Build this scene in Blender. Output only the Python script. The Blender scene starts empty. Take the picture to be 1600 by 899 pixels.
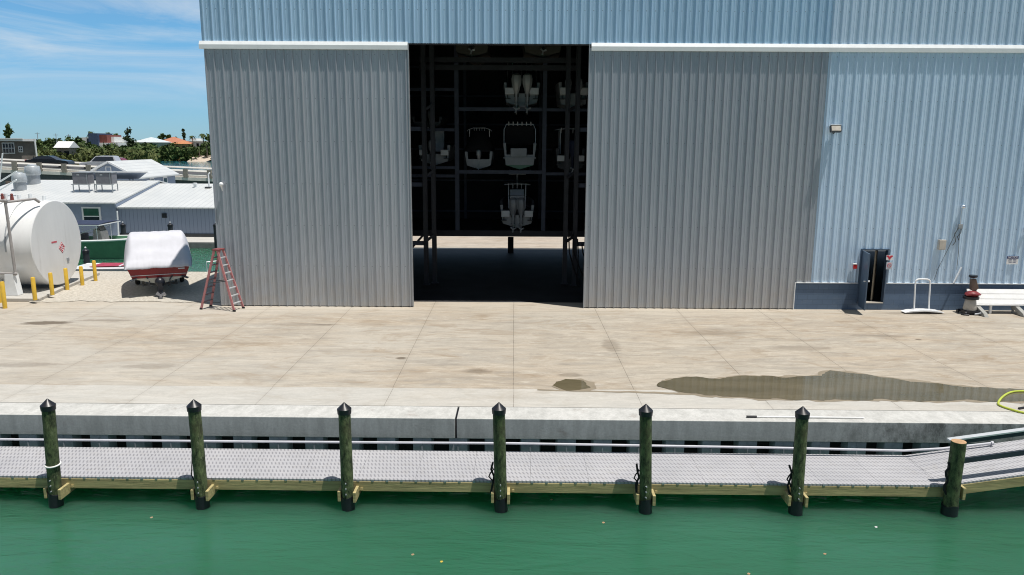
import bpy, bmesh, math, random
from mathutils import Vector, Matrix, noise as mnoise

sc = bpy.context.scene
random.seed(11)
PI = math.pi

# ------------------------------------------------------------------ camera
FPX = 1186.0                       # focal length in photo pixels (1600 wide)
PITCH, ROLL, YAW = math.radians(10.77), 0.0055, math.radians(0.14)
CAM = Vector((0.0, 0.0, 6.4))
r0 = Vector((math.cos(YAW), math.sin(YAW), 0))
fw = Vector((-math.sin(YAW) * math.cos(PITCH), math.cos(YAW) * math.cos(PITCH), -math.sin(PITCH)))
u0 = r0.cross(fw)
RT = (r0 * math.cos(ROLL) + u0 * math.sin(ROLL)).normalized()
UP = (u0 * math.cos(ROLL) - r0 * math.sin(ROLL)).normalized()
cd = bpy.data.cameras.new('camera')
cam = bpy.data.objects.new('camera', cd)
sc.collection.objects.link(cam)
m = Matrix((RT, UP, -fw)).transposed().to_4x4()
m.translation = CAM
cam.matrix_world = m
cd.sensor_width = 36.0
cd.lens = FPX / 1600.0 * 36.0
cd.clip_start = 0.1
cd.clip_end = 6000
sc.camera = cam

# ------------------------------------------------------------------ sky, sun, exposure
SUN = Vector((0.24, -0.125, 1.0)).normalized()      # towards the sun
w = bpy.data.worlds.new("World")
sc.world = w
w.use_nodes = True
nt = w.node_tree
nt.nodes.clear()
N = nt.nodes.new
out = N('ShaderNodeOutputWorld')
bg = N('ShaderNodeBackground')
bg.inputs['Strength'].default_value = 0.055
sky = N('ShaderNodeTexSky')
sky.sky_type = 'NISHITA'
sky.sun_disc = False
sky.sun_elevation = math.asin(SUN.z)
sky.sun_rotation = math.atan2(SUN.x, SUN.y)
sky.altitude = 0
sky.air_density = 1.0
sky.dust_density = 0.0
sky.ozone_density = 3.0
# thin cirrus streaks high in the sky
tc = N('ShaderNodeTexCoord')
mp = N('ShaderNodeMapping')
mp.inputs['Rotation'].default_value = (0.0, math.radians(24), 0.0)
mp.inputs['Scale'].default_value = (2.2, 2.4, 15.0)
nz = N('ShaderNodeTexNoise')
nz.inputs['Scale'].default_value = 1.3
nz.inputs['Detail'].default_value = 8
nz.inputs['Roughness'].default_value = 0.62
nz.inputs['Distortion'].default_value = 0.9
cr = N('ShaderNodeValToRGB')
cr.color_ramp.elements[0].position = 0.40
cr.color_ramp.elements[1].position = 0.66
sep = N('ShaderNodeSeparateXYZ')
el = N('ShaderNodeMapRange')
el.inputs['From Min'].default_value = 0.02
el.inputs['From Max'].default_value = 0.10
mul = N('ShaderNodeMath'); mul.operation = 'MULTIPLY'
mul2 = N('ShaderNodeMath'); mul2.operation = 'MULTIPLY'; mul2.inputs[1].default_value = 0.75
mix = N('ShaderNodeMixRGB')
mix.inputs['Color2'].default_value = (12.0, 13.4, 14.6, 1)
tint = N('ShaderNodeMixRGB'); tint.blend_type = 'MULTIPLY'; tint.inputs['Fac'].default_value = 1.0
# clear maritime sky: pale blue towards the horizon, deeper and darker overhead
gr = N('ShaderNodeValToRGB')
gr.color_ramp.elements[0].position = 0.0; gr.color_ramp.elements[0].color = (0.34, 0.60, 1.0, 1)
gr.color_ramp.elements[1].position = 0.70; gr.color_ramp.elements[1].color = (0.16, 0.22, 0.25, 1)
for pos_, c_ in ((0.05, (0.38, 0.66, 0.98, 1)), (0.12, (0.46, 0.79, 1.0, 1)), (0.26, (0.62, 0.88, 1.0, 1)), (0.48, (0.46, 0.62, 0.69, 1))):
    e_ = gr.color_ramp.elements.new(pos_); e_.color = c_
gain = N('ShaderNodeMixRGB'); gain.blend_type = 'MULTIPLY'; gain.inputs['Fac'].default_value = 1.0
gain.inputs['Color2'].default_value = (2.1, 2.1, 2.1, 1)
# sky dimmed behind the viewer to cut fill light on the front wall
yr = N('ShaderNodeMapRange'); yr.inputs['From Min'].default_value = -0.7; yr.inputs['From Max'].default_value = 0.25
yr.inputs['To Min'].default_value = 0.38; yr.inputs['To Max'].default_value = 1.0
side = N('ShaderNodeMixRGB'); side.blend_type = 'MULTIPLY'; side.inputs['Fac'].default_value = 1.0
L = nt.links.new
L(tc.outputs['Generated'], mp.inputs['Vector']); L(mp.outputs['Vector'], nz.inputs['Vector'])
L(nz.outputs['Fac'], cr.inputs['Fac']); L(tc.outputs['Generated'], sep.inputs['Vector'])
L(sep.outputs['Z'], el.inputs['Value']); L(cr.outputs['Color'], mul.inputs[0]); L(el.outputs['Result'], mul.inputs[1])
L(mul.outputs[0], mul2.inputs[0]); L(sep.outputs['Z'], gr.inputs['Fac']); L(gr.outputs['Color'], gain.inputs['Color1']); L(gain.outputs['Color'], side.inputs['Color1'])
L(sep.outputs['Y'], yr.inputs['Value']); L(yr.outputs['Result'], side.inputs['Color2']); L(side.outputs['Color'], tint.inputs['Color2']); L(sky.outputs['Color'], tint.inputs['Color1']); L(tint.outputs['Color'], mix.inputs['Color1'])
L(mul2.outputs[0], mix.inputs['Fac'])
L(mix.outputs['Color'], bg.inputs['Color']); L(bg.outputs['Background'], out.inputs['Surface'])

sd = bpy.data.lights.new('sun', 'SUN')
sd.energy = 5.0
sd.angle = math.radians(0.53)
sd.color = (1.0, 0.955, 0.89)
sun = bpy.data.objects.new('sun', sd)
sc.collection.objects.link(sun)
sun.rotation_euler = SUN.to_track_quat('Z', 'Y').to_euler()
sun.location = (30, -15, 60)

sc.view_settings.view_transform = 'Standard'
sc.view_settings.look = 'None'
sc.view_settings.exposure = 0.0
sc.view_settings.gamma = 1.0
sc.view_settings.use_curve_mapping = False
sc.render.engine = 'CYCLES'
sc.cycles.max_bounces = 6
sc.cycles.diffuse_bounces = 3
sc.cycles.glossy_bounces = 3
sc.cycles.transmission_bounces = 3
sc.cycles.sample_clamp_indirect = 6
sc.cycles.use_denoising = True
sc.cycles.pixel_filter_type = 'BLACKMAN_HARRIS'
sc.cycles.filter_width = 1.05

# ------------------------------------------------------------------ measuring helpers (photo pixel -> point of the place)
def ray(px, py):
    return fw + RT * ((px - 800.0) / FPX) - UP * ((py - 449.5) / FPX)
def atY(px, py, Y):
    d = ray(px, py); return CAM + d * ((Y - CAM.y) / d.y)
def atZ(px, py, z=0.0):
    d = ray(px, py); return CAM + d * ((z - CAM.z) / d.z)

# ------------------------------------------------------------------ scene helpers
col = sc.collection
def tag(o, label=None, cat=None, group=None, kind=None):
    if label: o['label'] = label
    if cat: o['category'] = cat
    if group: o['group'] = group
    if kind: o['kind'] = kind
    return o
def empty(name, loc=(0, 0, 0), rz=0.0, label=None, cat=None, group=None, parent=None):
    o = bpy.data.objects.new(name, None)
    o.empty_display_size = 0.3
    col.objects.link(o)
    o.location = loc
    o.rotation_euler = (0, 0, rz)
    if parent is not None: o.parent = parent
    return tag(o, label, cat, group)
def copy_tree(o, parent=None):
    c = o.copy(); col.objects.link(c)
    if parent is not None: c.parent = parent
    for ch in list(o.children):
        copy_tree(ch, c)
    return c

class MB:
    def __init__(s):
        s.v = []; s.f = []
    def add(s, verts, faces, M=None):
        b = len(s.v)
        for p in verts:
            p = Vector(p)
            s.v.append(M @ p if M is not None else p)
        for f in faces:
            s.f.append([b + i for i in f])
        return s
    def box(s, x0, x1, y0, y1, z0, z1, M=None):
        v = [(x0, y0, z0), (x1, y0, z0), (x1, y1, z0), (x0, y1, z0), (x0, y0, z1), (x1, y0, z1), (x1, y1, z1), (x0, y1, z1)]
        f = [(0, 3, 2, 1), (4, 5, 6, 7), (0, 1, 5, 4), (1, 2, 6, 5), (2, 3, 7, 6), (3, 0, 4, 7)]
        return s.add(v, f, M)
    def bar(s, p0, p1, wx, wz, up=(0, 0, 1)):
        p0 = Vector(p0); p1 = Vector(p1); d = (p1 - p0)
        ln = d.length; d.normalize(); up = Vector(up)
        if abs(d.dot(up)) > 0.98: up = Vector((0, 1, 0))
        sx = d.cross(up).normalized(); sz = sx.cross(d).normalized()
        M = Matrix((sx, d, sz)).transposed().to_4x4(); M.translation = p0
        return s.box(-wx / 2, wx / 2, 0, ln, -wz / 2, wz / 2, M)
    def cyl(s, p0, p1, ra, rb=None, n=14, caps=True):
        rb = ra if rb is None else rb
        p0 = Vector(p0); p1 = Vector(p1); d = (p1 - p0).normalized()
        a = Vector((0, 0, 1)) if abs(d.z) < 0.9 else Vector((1, 0, 0))
        e1 = d.cross(a).normalized(); e2 = d.cross(e1)
        v = []
        for p, r in ((p0, ra), (p1, rb)):
            for k in range(n):
                t = 2 * PI * k / n
                v.append(p + (e1 * math.cos(t) + e2 * math.sin(t)) * r)
        f = [(k, (k + 1) % n, n + (k + 1) % n, n + k) for k in range(n)]
        if caps:
            f.append(tuple(range(n - 1, -1, -1))); f.append(tuple(range(n, 2 * n)))
        return s.add(v, f)
    def tube(s, pts, r, n=8):
        pts = [Vector(p) for p in pts]
        rings = []; prev = None
        for i, p in enumerate(pts):
            d = (pts[min(i + 1, len(pts) - 1)] - pts[max(i - 1, 0)]).normalized()
            a = prev if prev is not None else (Vector((0, 0, 1)) if abs(d.z) < 0.9 else Vector((1, 0, 0)))
            e1 = (a - d * a.dot(d))
            e1 = e1.normalized() if e1.length > 1e-5 else d.orthogonal().normalized()
            prev = e1; e2 = d.cross(e1)
            rr = r[i] if isinstance(r, (list, tuple)) else r
            rings.append([p + (e1 * math.cos(2 * PI * k / n) + e2 * math.sin(2 * PI * k / n)) * rr for k in range(n)])
        return s.loft(rings)
    def loft(s, rings, caps=True):
        n = len(rings[0]); v = [p for r in rings for p in r]; f = []
        for i in range(len(rings) - 1):
            for k in range(n):
                f.append((i * n + k, i * n + (k + 1) % n, (i + 1) * n + (k + 1) % n, (i + 1) * n + k))
        if caps:
            f.append(tuple(range(n - 1, -1, -1))); b = (len(rings) - 1) * n
            f.append(tuple(range(b, b + n)))
        return s.add(v, f)
    def lathe(s, prof, c=(0, 0, 0), n=20, M=None):
        rings = [[Vector((c[0] + r * math.cos(2 * PI * k / n), c[1] + r * math.sin(2 * PI * k / n), c[2] + z)) for k in range(n)] for r, z in prof]
        if M is not None: rings = [[M @ p for p in r] for r in rings]
        return s.loft(rings)
    def prism(s, poly, off):
        off = Vector(off); n = len(poly)
        v = [Vector(p) for p in poly] + [Vector(p) + off for p in poly]
        f = [tuple(range(n)), tuple(range(2 * n - 1, n - 1, -1))] + [(k, k + n, (k + 1) % n + n, (k + 1) % n) for k in range(n)]
        return s.add(v, f)
    def ball(s, c, r, n=12, mm=8):
        if not isinstance(r, (tuple, list)): r = (r, r, r)
        rings = []
        for i in range(mm + 1):
            t = PI * i / mm; t = min(max(t, 0.02), PI - 0.02)
            rings.append([Vector((c[0] + r[0] * math.sin(t) * math.cos(2 * PI * k / n), c[1] + r[1] * math.sin(t) * math.sin(2 * PI * k / n), c[2] - r[2] * math.cos(t))) for k in range(n)])
        return s.loft(rings)
    def pieces(s, name, mat, parent=None, **kw):
        """every separate piece becomes a part of its own"""
        par = list(range(len(s.v)))
        def find(i):
            while par[i] != i: par[i] = par[par[i]]; i = par[i]
            return i
        for f in s.f:
            for q in f[1:]: par[find(q)] = find(f[0])
        groups = {}
        for f in s.f: groups.setdefault(find(f[0]), []).append(f)
        made = []
        for fs_ in groups.values():
            ids = sorted({i for f in fs_ for i in f}); mp_ = {i: k for k, i in enumerate(ids)}
            mb = MB(); mb.v = [s.v[i] for i in ids]; mb.f = [[mp_[i] for i in f] for f in fs_]
            made.append(mb.build(name, mat, parent, **kw))
        return made
    def build(s, name, mat, parent=None, world=False, smooth=None, bevel=0.0, normals=True):
        me = bpy.data.meshes.new(name)
        off = Vector((0, 0, 0))
        if world and parent is not None:
            q = parent
            while q is not None: off = off + q.location; q = q.parent
        me.from_pydata([tuple(p - off) for p in s.v], [], s.f)
        if normals:
            bm = bmesh.new(); bm.from_mesh(me)
            bmesh.ops.recalc_face_normals(bm, faces=bm.faces); bm.to_mesh(me); bm.free()
        me.materials.append(mat)
        if smooth is not None:
            for p in me.polygons: p.use_smooth = True
            me.set_sharp_from_angle(angle=math.radians(smooth))
        o = bpy.data.objects.new(name, me)
        col.objects.link(o)
        if parent is not None: o.parent = parent
        if bevel > 0:
            b = o.modifiers.new('bevel', 'BEVEL'); b.width = bevel; b.segments = 2; b.limit_method = 'ANGLE'
        return o

# ------------------------------------------------------------------ materials
def nodes(name):
    mt = bpy.data.materials.new(name); mt.use_nodes = True
    t = mt.node_tree; b = t.nodes['Principled BSDF']
    return mt, t, b
def add_node(t, typ, **kw):
    n = t.nodes.new(typ)
    for k, v in kw.items():
        if hasattr(n, k) and k not in n.inputs: setattr(n, k, v)
        else: n.inputs[k].default_value = v
    return n
def math_node(t, op, a, b=None, clamp=False):
    n = t.nodes.new('ShaderNodeMath'); n.operation = op; n.use_clamp = clamp
    for i, x in enumerate((a, b)):
        if x is None: continue
        if isinstance(x, (int, float)): n.inputs[i].default_value = x
        else: t.links.new(x, n.inputs[i])
    return n.outputs[0]
def noise_of(t, scale, detail=4, rough=0.6, stretch=None, dist=0.0, coord='Object'):
    c = t.nodes.new('ShaderNodeTexCoord'); n = t.nodes.new('ShaderNodeTexNoise')
    n.inputs['Scale'].default_value = scale; n.inputs['Detail'].default_value = detail
    n.inputs['Roughness'].default_value = rough; n.inputs['Distortion'].default_value = dist
    if stretch:
        mpn = t.nodes.new('ShaderNodeMapping'); mpn.inputs['Scale'].default_value = stretch
        t.links.new(c.outputs[coord], mpn.inputs['Vector']); t.links.new(mpn.outputs['Vector'], n.inputs['Vector'])
    else: t.links.new(c.outputs[coord], n.inputs['Vector'])
    return n.outputs['Fac']
def ramp(t, fac, lo, hi, c0=0.0, c1=1.0):
    n = t.nodes.new('ShaderNodeMapRange'); n.inputs['From Min'].default_value = lo; n.inputs['From Max'].default_value = hi
    n.inputs['To Min'].default_value = c0; n.inputs['To Max'].default_value = c1
    t.links.new(fac, n.inputs['Value']); return n.outputs['Result']
def mixc(t, fac, a, b, mode='MIX'):
    n = t.nodes.new('ShaderNodeMixRGB'); n.blend_type = mode
    for s_, x in (('Fac', fac), ('Color1', a), ('Color2', b)):
        if isinstance(x, (int, float)): n.inputs[s_].default_value = x
        elif isinstance(x, tuple): n.inputs[s_].default_value = (*x[:3], 1)
        else: t.links.new(x, n.inputs[s_])
    return n.outputs['Color']
def bump(t, b, h, strength=0.3, dist=0.02):
    n = t.nodes.new('ShaderNodeBump'); n.inputs['Strength'].default_value = strength; n.inputs['Distance'].default_value = dist
    t.links.new(h, n.inputs['Height']); t.links.new(n.outputs['Normal'], b.inputs['Normal'])
def mat(name, c, rough=0.6, metal=0.0, var=0.18, scale=3.0, stretch=None, bmp=0.0, bscale=None, spec=None, c2=None):
    mt, t, b = nodes(name)
    b.inputs['Roughness'].default_value = rough; b.inputs['Metallic'].default_value = metal
    if spec is not None: b.inputs['Specular IOR Level'].default_value = spec
    f = noise_of(t, scale, 5, 0.62, stretch)
    lo = tuple(x * (1 - var) for x in c); hi = tuple(min(1, x * (1 + var)) for x in c)
    if c2: lo, hi = c, c2
    cc = mixc(t, ramp(t, f, 0.3, 0.7), lo, hi)
    t.links.new(cc, b.inputs['Base Color'])
    if bmp: bump(t, b, noise_of(t, bscale or scale * 6, 4, 0.6, stretch), bmp)
    return mt

def sheet_metal(name, c, dirt=(0.30, 0.26, 0.20), rough=0.42, dirt_amt=0.35, metal=0.0):
    """Painted ribbed steel: faint vertical run-down streaks, splash dirt near the ground."""
    mt, t, b = nodes(name)
    b.inputs['Roughness'].default_value = rough; b.inputs['Metallic'].default_value = metal
    st = noise_of(t, 1.0, 5, 0.65, (5.0, 1.0, 0.18)); bl = noise_of(t, 0.35, 3, 0.5)
    cc = mixc(t, ramp(t, st, 0.3, 0.72), tuple(x * 0.93 for x in c), tuple(x * 1.06 for x in c))
    cc = mixc(t, ramp(t, bl, 0.3, 0.7, 0.0, 0.25), cc, tuple(x * 0.80 for x in c))
    g = t.nodes.new('ShaderNodeTexCoord'); s_ = t.nodes.new('ShaderNodeSeparateXYZ'); t.links.new(g.outputs['Object'], s_.inputs[0])
    # each sheet of the cladding has faded a little differently; rows of dark screw heads
    wn_ = t.nodes.new('ShaderNodeTexWhiteNoise'); wn_.noise_dimensions = '1D'
    t.links.new(math_node(t, 'FLOOR', math_node(t, 'DIVIDE', s_.outputs['X'], 0.975)), wn_.inputs['W'])
    cc = mixc(t, 1.0, cc, mixc(t, wn_.outputs['Value'], (0.94, 0.95, 0.96), (1.05, 1.04, 1.03)), 'MULTIPLY')
    sx_ = math_node(t, 'LESS_THAN', math_node(t, 'FRACT', math_node(t, 'DIVIDE', math_node(t, 'ADD', s_.outputs['X'], 0.10), 0.325)), 0.10)
    sz_ = math_node(t, 'LESS_THAN', math_node(t, 'FRACT', math_node(t, 'DIVIDE', s_.outputs['Z'], 1.6)), 0.022)
    cc = mixc(t, math_node(t, 'MULTIPLY', math_node(t, 'MULTIPLY', sx_, sz_), 0.5), cc, (0.08, 0.08, 0.09))
    low = ramp(t, s_.outputs['Z'], 1.9, 0.0, 0.0, dirt_amt)
    low = math_node(t, 'MULTIPLY', low, ramp(t, noise_of(t, 2.2, 5, 0.7), 0.25, 0.7), True)
    cc = mixc(t, low, cc, dirt)
    t.links.new(cc, b.inputs['Base Color'])
    bump(t, b, noise_of(t, 0.9, 2, 0.5, (1.0, 1.0, 0.5)), 0.25, 0.03)
    return mt

M = {}
M['door_sheet'] = sheet_metal('grey ribbed steel', (0.43, 0.46, 0.50), dirt=(0.46, 0.40, 0.33), dirt_amt=0.5, rough=0.40, metal=0.4)
M['blue_sheet'] = sheet_metal('pale blue ribbed steel', (0.60, 0.76, 0.92), dirt=(0.40, 0.40, 0.40), dirt_amt=0.3, metal=0.1)
M['upper_sheet'] = sheet_metal('slate blue ribbed steel', (0.50, 0.70, 0.88), rough=0.38, metal=0.3)
M['upper_light'] = sheet_metal('light blue ribbed steel upper', (0.63, 0.78, 0.93), rough=0.38, metal=0.2)
M['trim_white'] = mat('white painted steel trim', (0.80, 0.82, 0.83), 0.35, var=0.05)
M['shade_toned_liner'] = mat('shade-toned interior liner', (0.022, 0.024, 0.028), 0.8, var=0.2)  # near-black tone stands in for the hall's dim interior
M['rack_steel'] = mat('dark blue rack steel', (0.065, 0.078, 0.115), 0.55, var=0.25, scale=2)
M['rack_dark'] = mat('black rack steel', (0.03, 0.032, 0.04), 0.6, var=0.25, scale=2)
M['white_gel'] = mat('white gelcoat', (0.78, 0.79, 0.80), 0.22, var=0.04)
M['white_paint'] = mat('white paint', (0.78, 0.78, 0.77), 0.45, var=0.06, scale=4)
M['tank_white'] = mat('white tank enamel', (0.80, 0.80, 0.79), 0.34, var=0.05, scale=0.8, bmp=0.06, bscale=1.2)
mt, t, b = nodes('white tank enamel'); b.inputs['Roughness'].default_value = 0.36
c = mixc(t, ramp(t, noise_of(t, 0.9, 5, 0.65, (1, 1, 0.25)), 0.35, 0.7), (0.80, 0.80, 0.79), (0.70, 0.70, 0.69))
c = mixc(t, ramp(t, noise_of(t, 2.5, 6, 0.75, (1, 1, 0.14)), 0.60, 0.78, 0, 0.45), c, (0.45, 0.43, 0.40))
t.links.new(c, b.inputs['Base Color']); bump(t, b, noise_of(t, 1.2, 3, 0.5), 0.06)
M['tank_white'] = mt
M['black'] = mat('black plastic', (0.012, 0.013, 0.018), 0.38, var=0.2)
M['stored_white'] = mat('shade-dimmed stored white gelcoat', (0.36, 0.38, 0.40), 0.35, var=0.15, scale=2)  # white gelcoat darkened to stand in for the dim light indoors
M['water_pipe'] = mat('dull white pvc', (0.50, 0.50, 0.54), 0.5, var=0.1)
M['black_matte'] = mat('black canvas', (0.010, 0.010, 0.012), 0.85, var=0.2)
M['dark_metal'] = mat('dark metal', (0.05, 0.055, 0.06), 0.5, var=0.2)
M['rubber'] = mat('tyre rubber', (0.02, 0.02, 0.02), 0.85)
M['grey_metal'] = mat('grey galvanized steel', (0.36, 0.38, 0.40), 0.45, metal=0.3, var=0.15)
M['alu'] = mat('anodised aluminium', (0.66, 0.68, 0.70), 0.38, metal=0.35, var=0.06)
M['yellow'] = mat('yellow bollard paint', (0.66, 0.42, 0.045), 0.5, var=0.14, scale=5)
M['red'] = mat('red gelcoat', (0.27, 0.010, 0.015), 0.25, var=0.1)
M['red_paint'] = mat('red paint', (0.55, 0.03, 0.03), 0.4)
M['green_gel'] = mat('sea green gelcoat', (0.10, 0.23, 0.14), 0.3, var=0.1)
M['navy'] = mat('navy canvas', (0.02, 0.03, 0.07), 0.7)
M['glass'] = mat('dark window glass', (0.015, 0.02, 0.03), 0.08, var=0.1)
M['green_glass'] = mat('green tinted window', (0.02, 0.09, 0.06), 0.15, var=0.4, scale=1.5)
M['ladder'] = mat('faded red fibreglass', (0.46, 0.19, 0.19), 0.6, var=0.15, scale=6)
M['wood'] = mat('treated timber', (0.40, 0.335, 0.16), 0.75, var=0.35, scale=2.0, stretch=(0.6, 8, 8), bmp=0.25, bscale=6)
M['wood_end'] = mat('sawn timber end', (0.42, 0.26, 0.14), 0.8, var=0.25, scale=8)
M['siding'] = mat('blue grey siding', (0.22, 0.27, 0.36), 0.65, var=0.08)
M['trimw'] = mat('white house trim', (0.74, 0.74, 0.74), 0.5, var=0.05)
M['blockblue'] = None
M['door_blue'] = mat('slate blue door paint', (0.075, 0.115, 0.175), 0.4, var=0.08)
M['purple_pole'] = mat('weathered grey timber', (0.2, 0.2, 0.19), 0.8)
M['rope'] = mat('white rope', (0.7, 0.7, 0.68), 0.9)
M['hose'] = mat('yellow green hose', (0.45, 0.52, 0.06), 0.4)
M['beige'] = mat('beige steel box', (0.50, 0.46, 0.40), 0.5)
M['plate'] = mat('concrete bridge', (0.62, 0.60, 0.56), 0.85, var=0.15, scale=1.0)
# ------------------------------------------------------------------ ground materials
YW = 29.4                                   # front wall of the storage building
P1 = lambda px, py: atZ(px, py, 0.0)

def concrete(name, base, warm, grey, joints_x=None, joint_w=0.018, joints_y=(), blotch=1.0, stains=(), warm_xy=None):
    mt, t, b = nodes(name)
    b.inputs['Roughness'].default_value = 0.85; b.inputs['Specular IOR Level'].default_value = 0.3
    g = t.nodes.new('ShaderNodeTexCoord'); s_ = t.nodes.new('ShaderNodeSeparateXYZ'); t.links.new(g.outputs['Object'], s_.inputs[0])
    X, Y = s_.outputs['X'], s_.outputs['Y']
    n1 = noise_of(t, 0.22, 6, 0.62, (0.55, 1.3, 1), 0.6)
    n2 = noise_of(t, 0.9, 6, 0.68, (0.35, 1.6, 1), 0.4)
    n3 = noise_of(t, 14.0, 4, 0.7)
    n4 = noise_of(t, 2.6, 6, 0.7, (0.5, 1.4, 1), 0.8)
    c = mixc(t, ramp(t, n1, 0.34, 0.66), warm, base)
    c = mixc(t, ramp(t, n2, 0.42, 0.66, 0.0, 0.80 * blotch), c, grey)
    c = mixc(t, ramp(t, n4, 0.52, 0.70, 0.0, 0.55 * blotch), c, tuple(x * 0.62 for x in grey))
    c = mixc(t, ramp(t, n4, 0.46, 0.30, 0.0, 0.65 * blotch), c, tuple(min(1, x * 1.22) for x in base))
    n6 = noise_of(t, 0.55, 5, 0.7, (0.7, 1.5, 1), 1.2)
    c = mixc(t, ramp(t, n6, 0.53, 0.68, 0.0, 0.75 * blotch), c, (warm[0] * 0.64, warm[1] * 0.58, warm[2] * 0.50))
    n9 = noise_of(t, 1.7, 7, 0.8, (0.35, 1.5, 1), 0.5)
    c = mixc(t, ramp(t, n9, 0.54, 0.64, 0.0, 0.5 * blotch), c, tuple(min(1, x * 1.28) for x in base))
    c = mixc(t, ramp(t, n9, 0.44, 0.34, 0.0, 0.5 * blotch), c, tuple(x * 0.66 for x in grey))
    n7 = noise_of(t, 3.0, 5, 0.75, (0.12, 2.6, 1), 0.3)
    c = mixc(t, ramp(t, n7, 0.52, 0.70, 0.0, 0.45 * blotch), c, tuple(x * 0.62 for x in warm))
    n8 = noise_of(t, 9.0, 4, 0.8, (0.10, 2.2, 1))
    c = mixc(t, ramp(t, n8, 0.50, 0.72, 0.0, 0.42 * blotch), c, tuple(x * 0.6 for x in warm))
    c = mixc(t, ramp(t, n8, 0.46, 0.30, 0.0, 0.35 * blotch), c, tuple(min(1, x * 1.25) for x in base))
    if warm_xy: c = mixc(t, math_node(t, 'MULTIPLY', ramp(t, Y, warm_xy[0], warm_xy[1], 0.0, 0.65), ramp(t, n4, 0.35, 0.6)), c, (0.56, 0.50, 0.41))
    c = mixc(t, ramp(t, n3, 0.25, 0.75, 0.0, 0.34), c, tuple(x * 0.72 for x in grey))
    if joints_x == 3.2 and blotch > 1: c = mixc(t, math_node(t, 'MULTIPLY', ramp(t, X, 4.0, -9.0, 0.0, 0.6), ramp(t, n1, 0.35, 0.6)), c, mixc(t, 0.5, c, (0.50, 0.485, 0.45)))
    if joints_x:
        fr = math_node(t, 'ABSOLUTE', math_node(t, 'SUBTRACT', math_node(t, 'FRACT', math_node(t, 'ADD', math_node(t, 'DIVIDE', X, joints_x), 0.5)), 0.5))
        d = math_node(t, 'MULTIPLY', fr, joints_x)
        wob = math_node(t, 'MULTIPLY', noise_of(t, 5.0, 3, 0.6), 0.012)
        jm = ramp(t, math_node(t, 'ADD', d, wob), joint_w * 0.7, joint_w * 1.5, 1.0, 0.0)
        c = mixc(t, math_node(t, 'MULTIPLY', math_node(t, 'MULTIPLY', jm, ramp(t, n2, 0.3, 0.6, 0.45, 0.95)), ramp(t, X, -12.0, 3.0, 0.6, 1.0)), c, (0.07, 0.058, 0.045))
        hm = ramp(t, math_node(t, 'ADD', d, math_node(t, 'MULTIPLY', n4, 0.25)), 0.06, 0.32, 0.13, 0.0)
        c = mixc(t, hm, c, (0.19, 0.16, 0.125))
    for y in joints_y:
        d = math_node(t, 'ABSOLUTE', math_node(t, 'SUBTRACT', Y, y))
        c = mixc(t, ramp(t, d, joint_w * 0.6, joint_w * 1.4, 0.65, 0.0), c, (0.08, 0.065, 0.05))
    for (sx, sy, rx, ry, amt, sc_) in stains:
        dx = math_node(t, 'DIVIDE', math_node(t, 'SUBTRACT', X, sx), rx); dy = math_node(t, 'DIVIDE', math_node(t, 'SUBTRACT', Y, sy), ry)
        d = math_node(t, 'SQRT', math_node(t, 'ADD', math_node(t, 'MULTIPLY', dx, dx), math_node(t, 'MULTIPLY', dy, dy)))
        d = math_node(t, 'ADD', d, math_node(t, 'MULTIPLY', math_node(t, 'SUBTRACT', noise_of(t, 1.6, 5, 0.7, (0.6, 1.3, 1)), 0.5), 1.9))
        c = mixc(t, ramp(t, d, 0.55, 1.0, amt, 0.0), c, sc_)
    t.links.new(c, b.inputs['Base Color'])
    bump(t, b, n3, 0.25, 0.01)
    return mt

oil = (0.11, 0.085, 0.06)
st = []
for (px, py, rx, ry, a) in ((74, 505, 1.0, 0.35, 0.85), (165, 501, 1.6, 0.22, 0.45), (744, 580, 0.5, 0.28, 0.5), (627, 560, 0.18, 0.16, 0.8), (470, 507, 1.6, 0.3, 0.3),
                            (240, 572, 0.9, 0.3, 0.35), (1430, 490, 1.6, 0.35, 0.35), (1250, 545, 1.2, 0.35, 0.3), (955, 540, 0.35, 1.0, 0.35), (890, 586, 0.4, 0.2, 0.4),
                            (1385, 525, 1.2, 0.25, 0.35), (1435, 531, 0.14, 0.10, 0.8), (40, 570, 1.0, 0.3, 0.3), (505, 508, 0.5, 0.15, 0.5), (1120, 520, 1.6, 0.4, 0.25)):
    p = P1(px, py); st.append((p.x, p.y, rx, ry, a, oil))
M['apron'] = concrete('tan yard concrete', (0.455, 0.415, 0.35), (0.43, 0.355, 0.27), (0.335, 0.305, 0.26), 3.2, 0.011, (28.75,), 1.1, st, (27.9, 29.2))
M['apron_light'] = concrete('pale kerb concrete', (0.50, 0.485, 0.45), (0.50, 0.47, 0.42), (0.43, 0.42, 0.39), 3.2, 0.010, (), 0.6)
M['coping'] = concrete('pale seawall cap concrete', (0.53, 0.52, 0.49), (0.53, 0.51, 0.47), (0.46, 0.45, 0.43), None, 0.01, (), 0.5)
M['shade_painted_floor'] = mat('floor with painted shade', (0.030, 0.031, 0.034), 0.7, var=0.3, scale=0.8, spec=0.2)  # near-black colour paints the hall's shade onto a pale concrete floor
M['gravel'] = mat('crushed shell gravel', (0.34, 0.31, 0.26), 0.95, scale=9, c2=(0.58, 0.545, 0.48), bmp=0.9, bscale=26)
M['gravel'].node_tree.nodes['Principled BSDF'].inputs['Specular IOR Level'].default_value = 0.1

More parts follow.
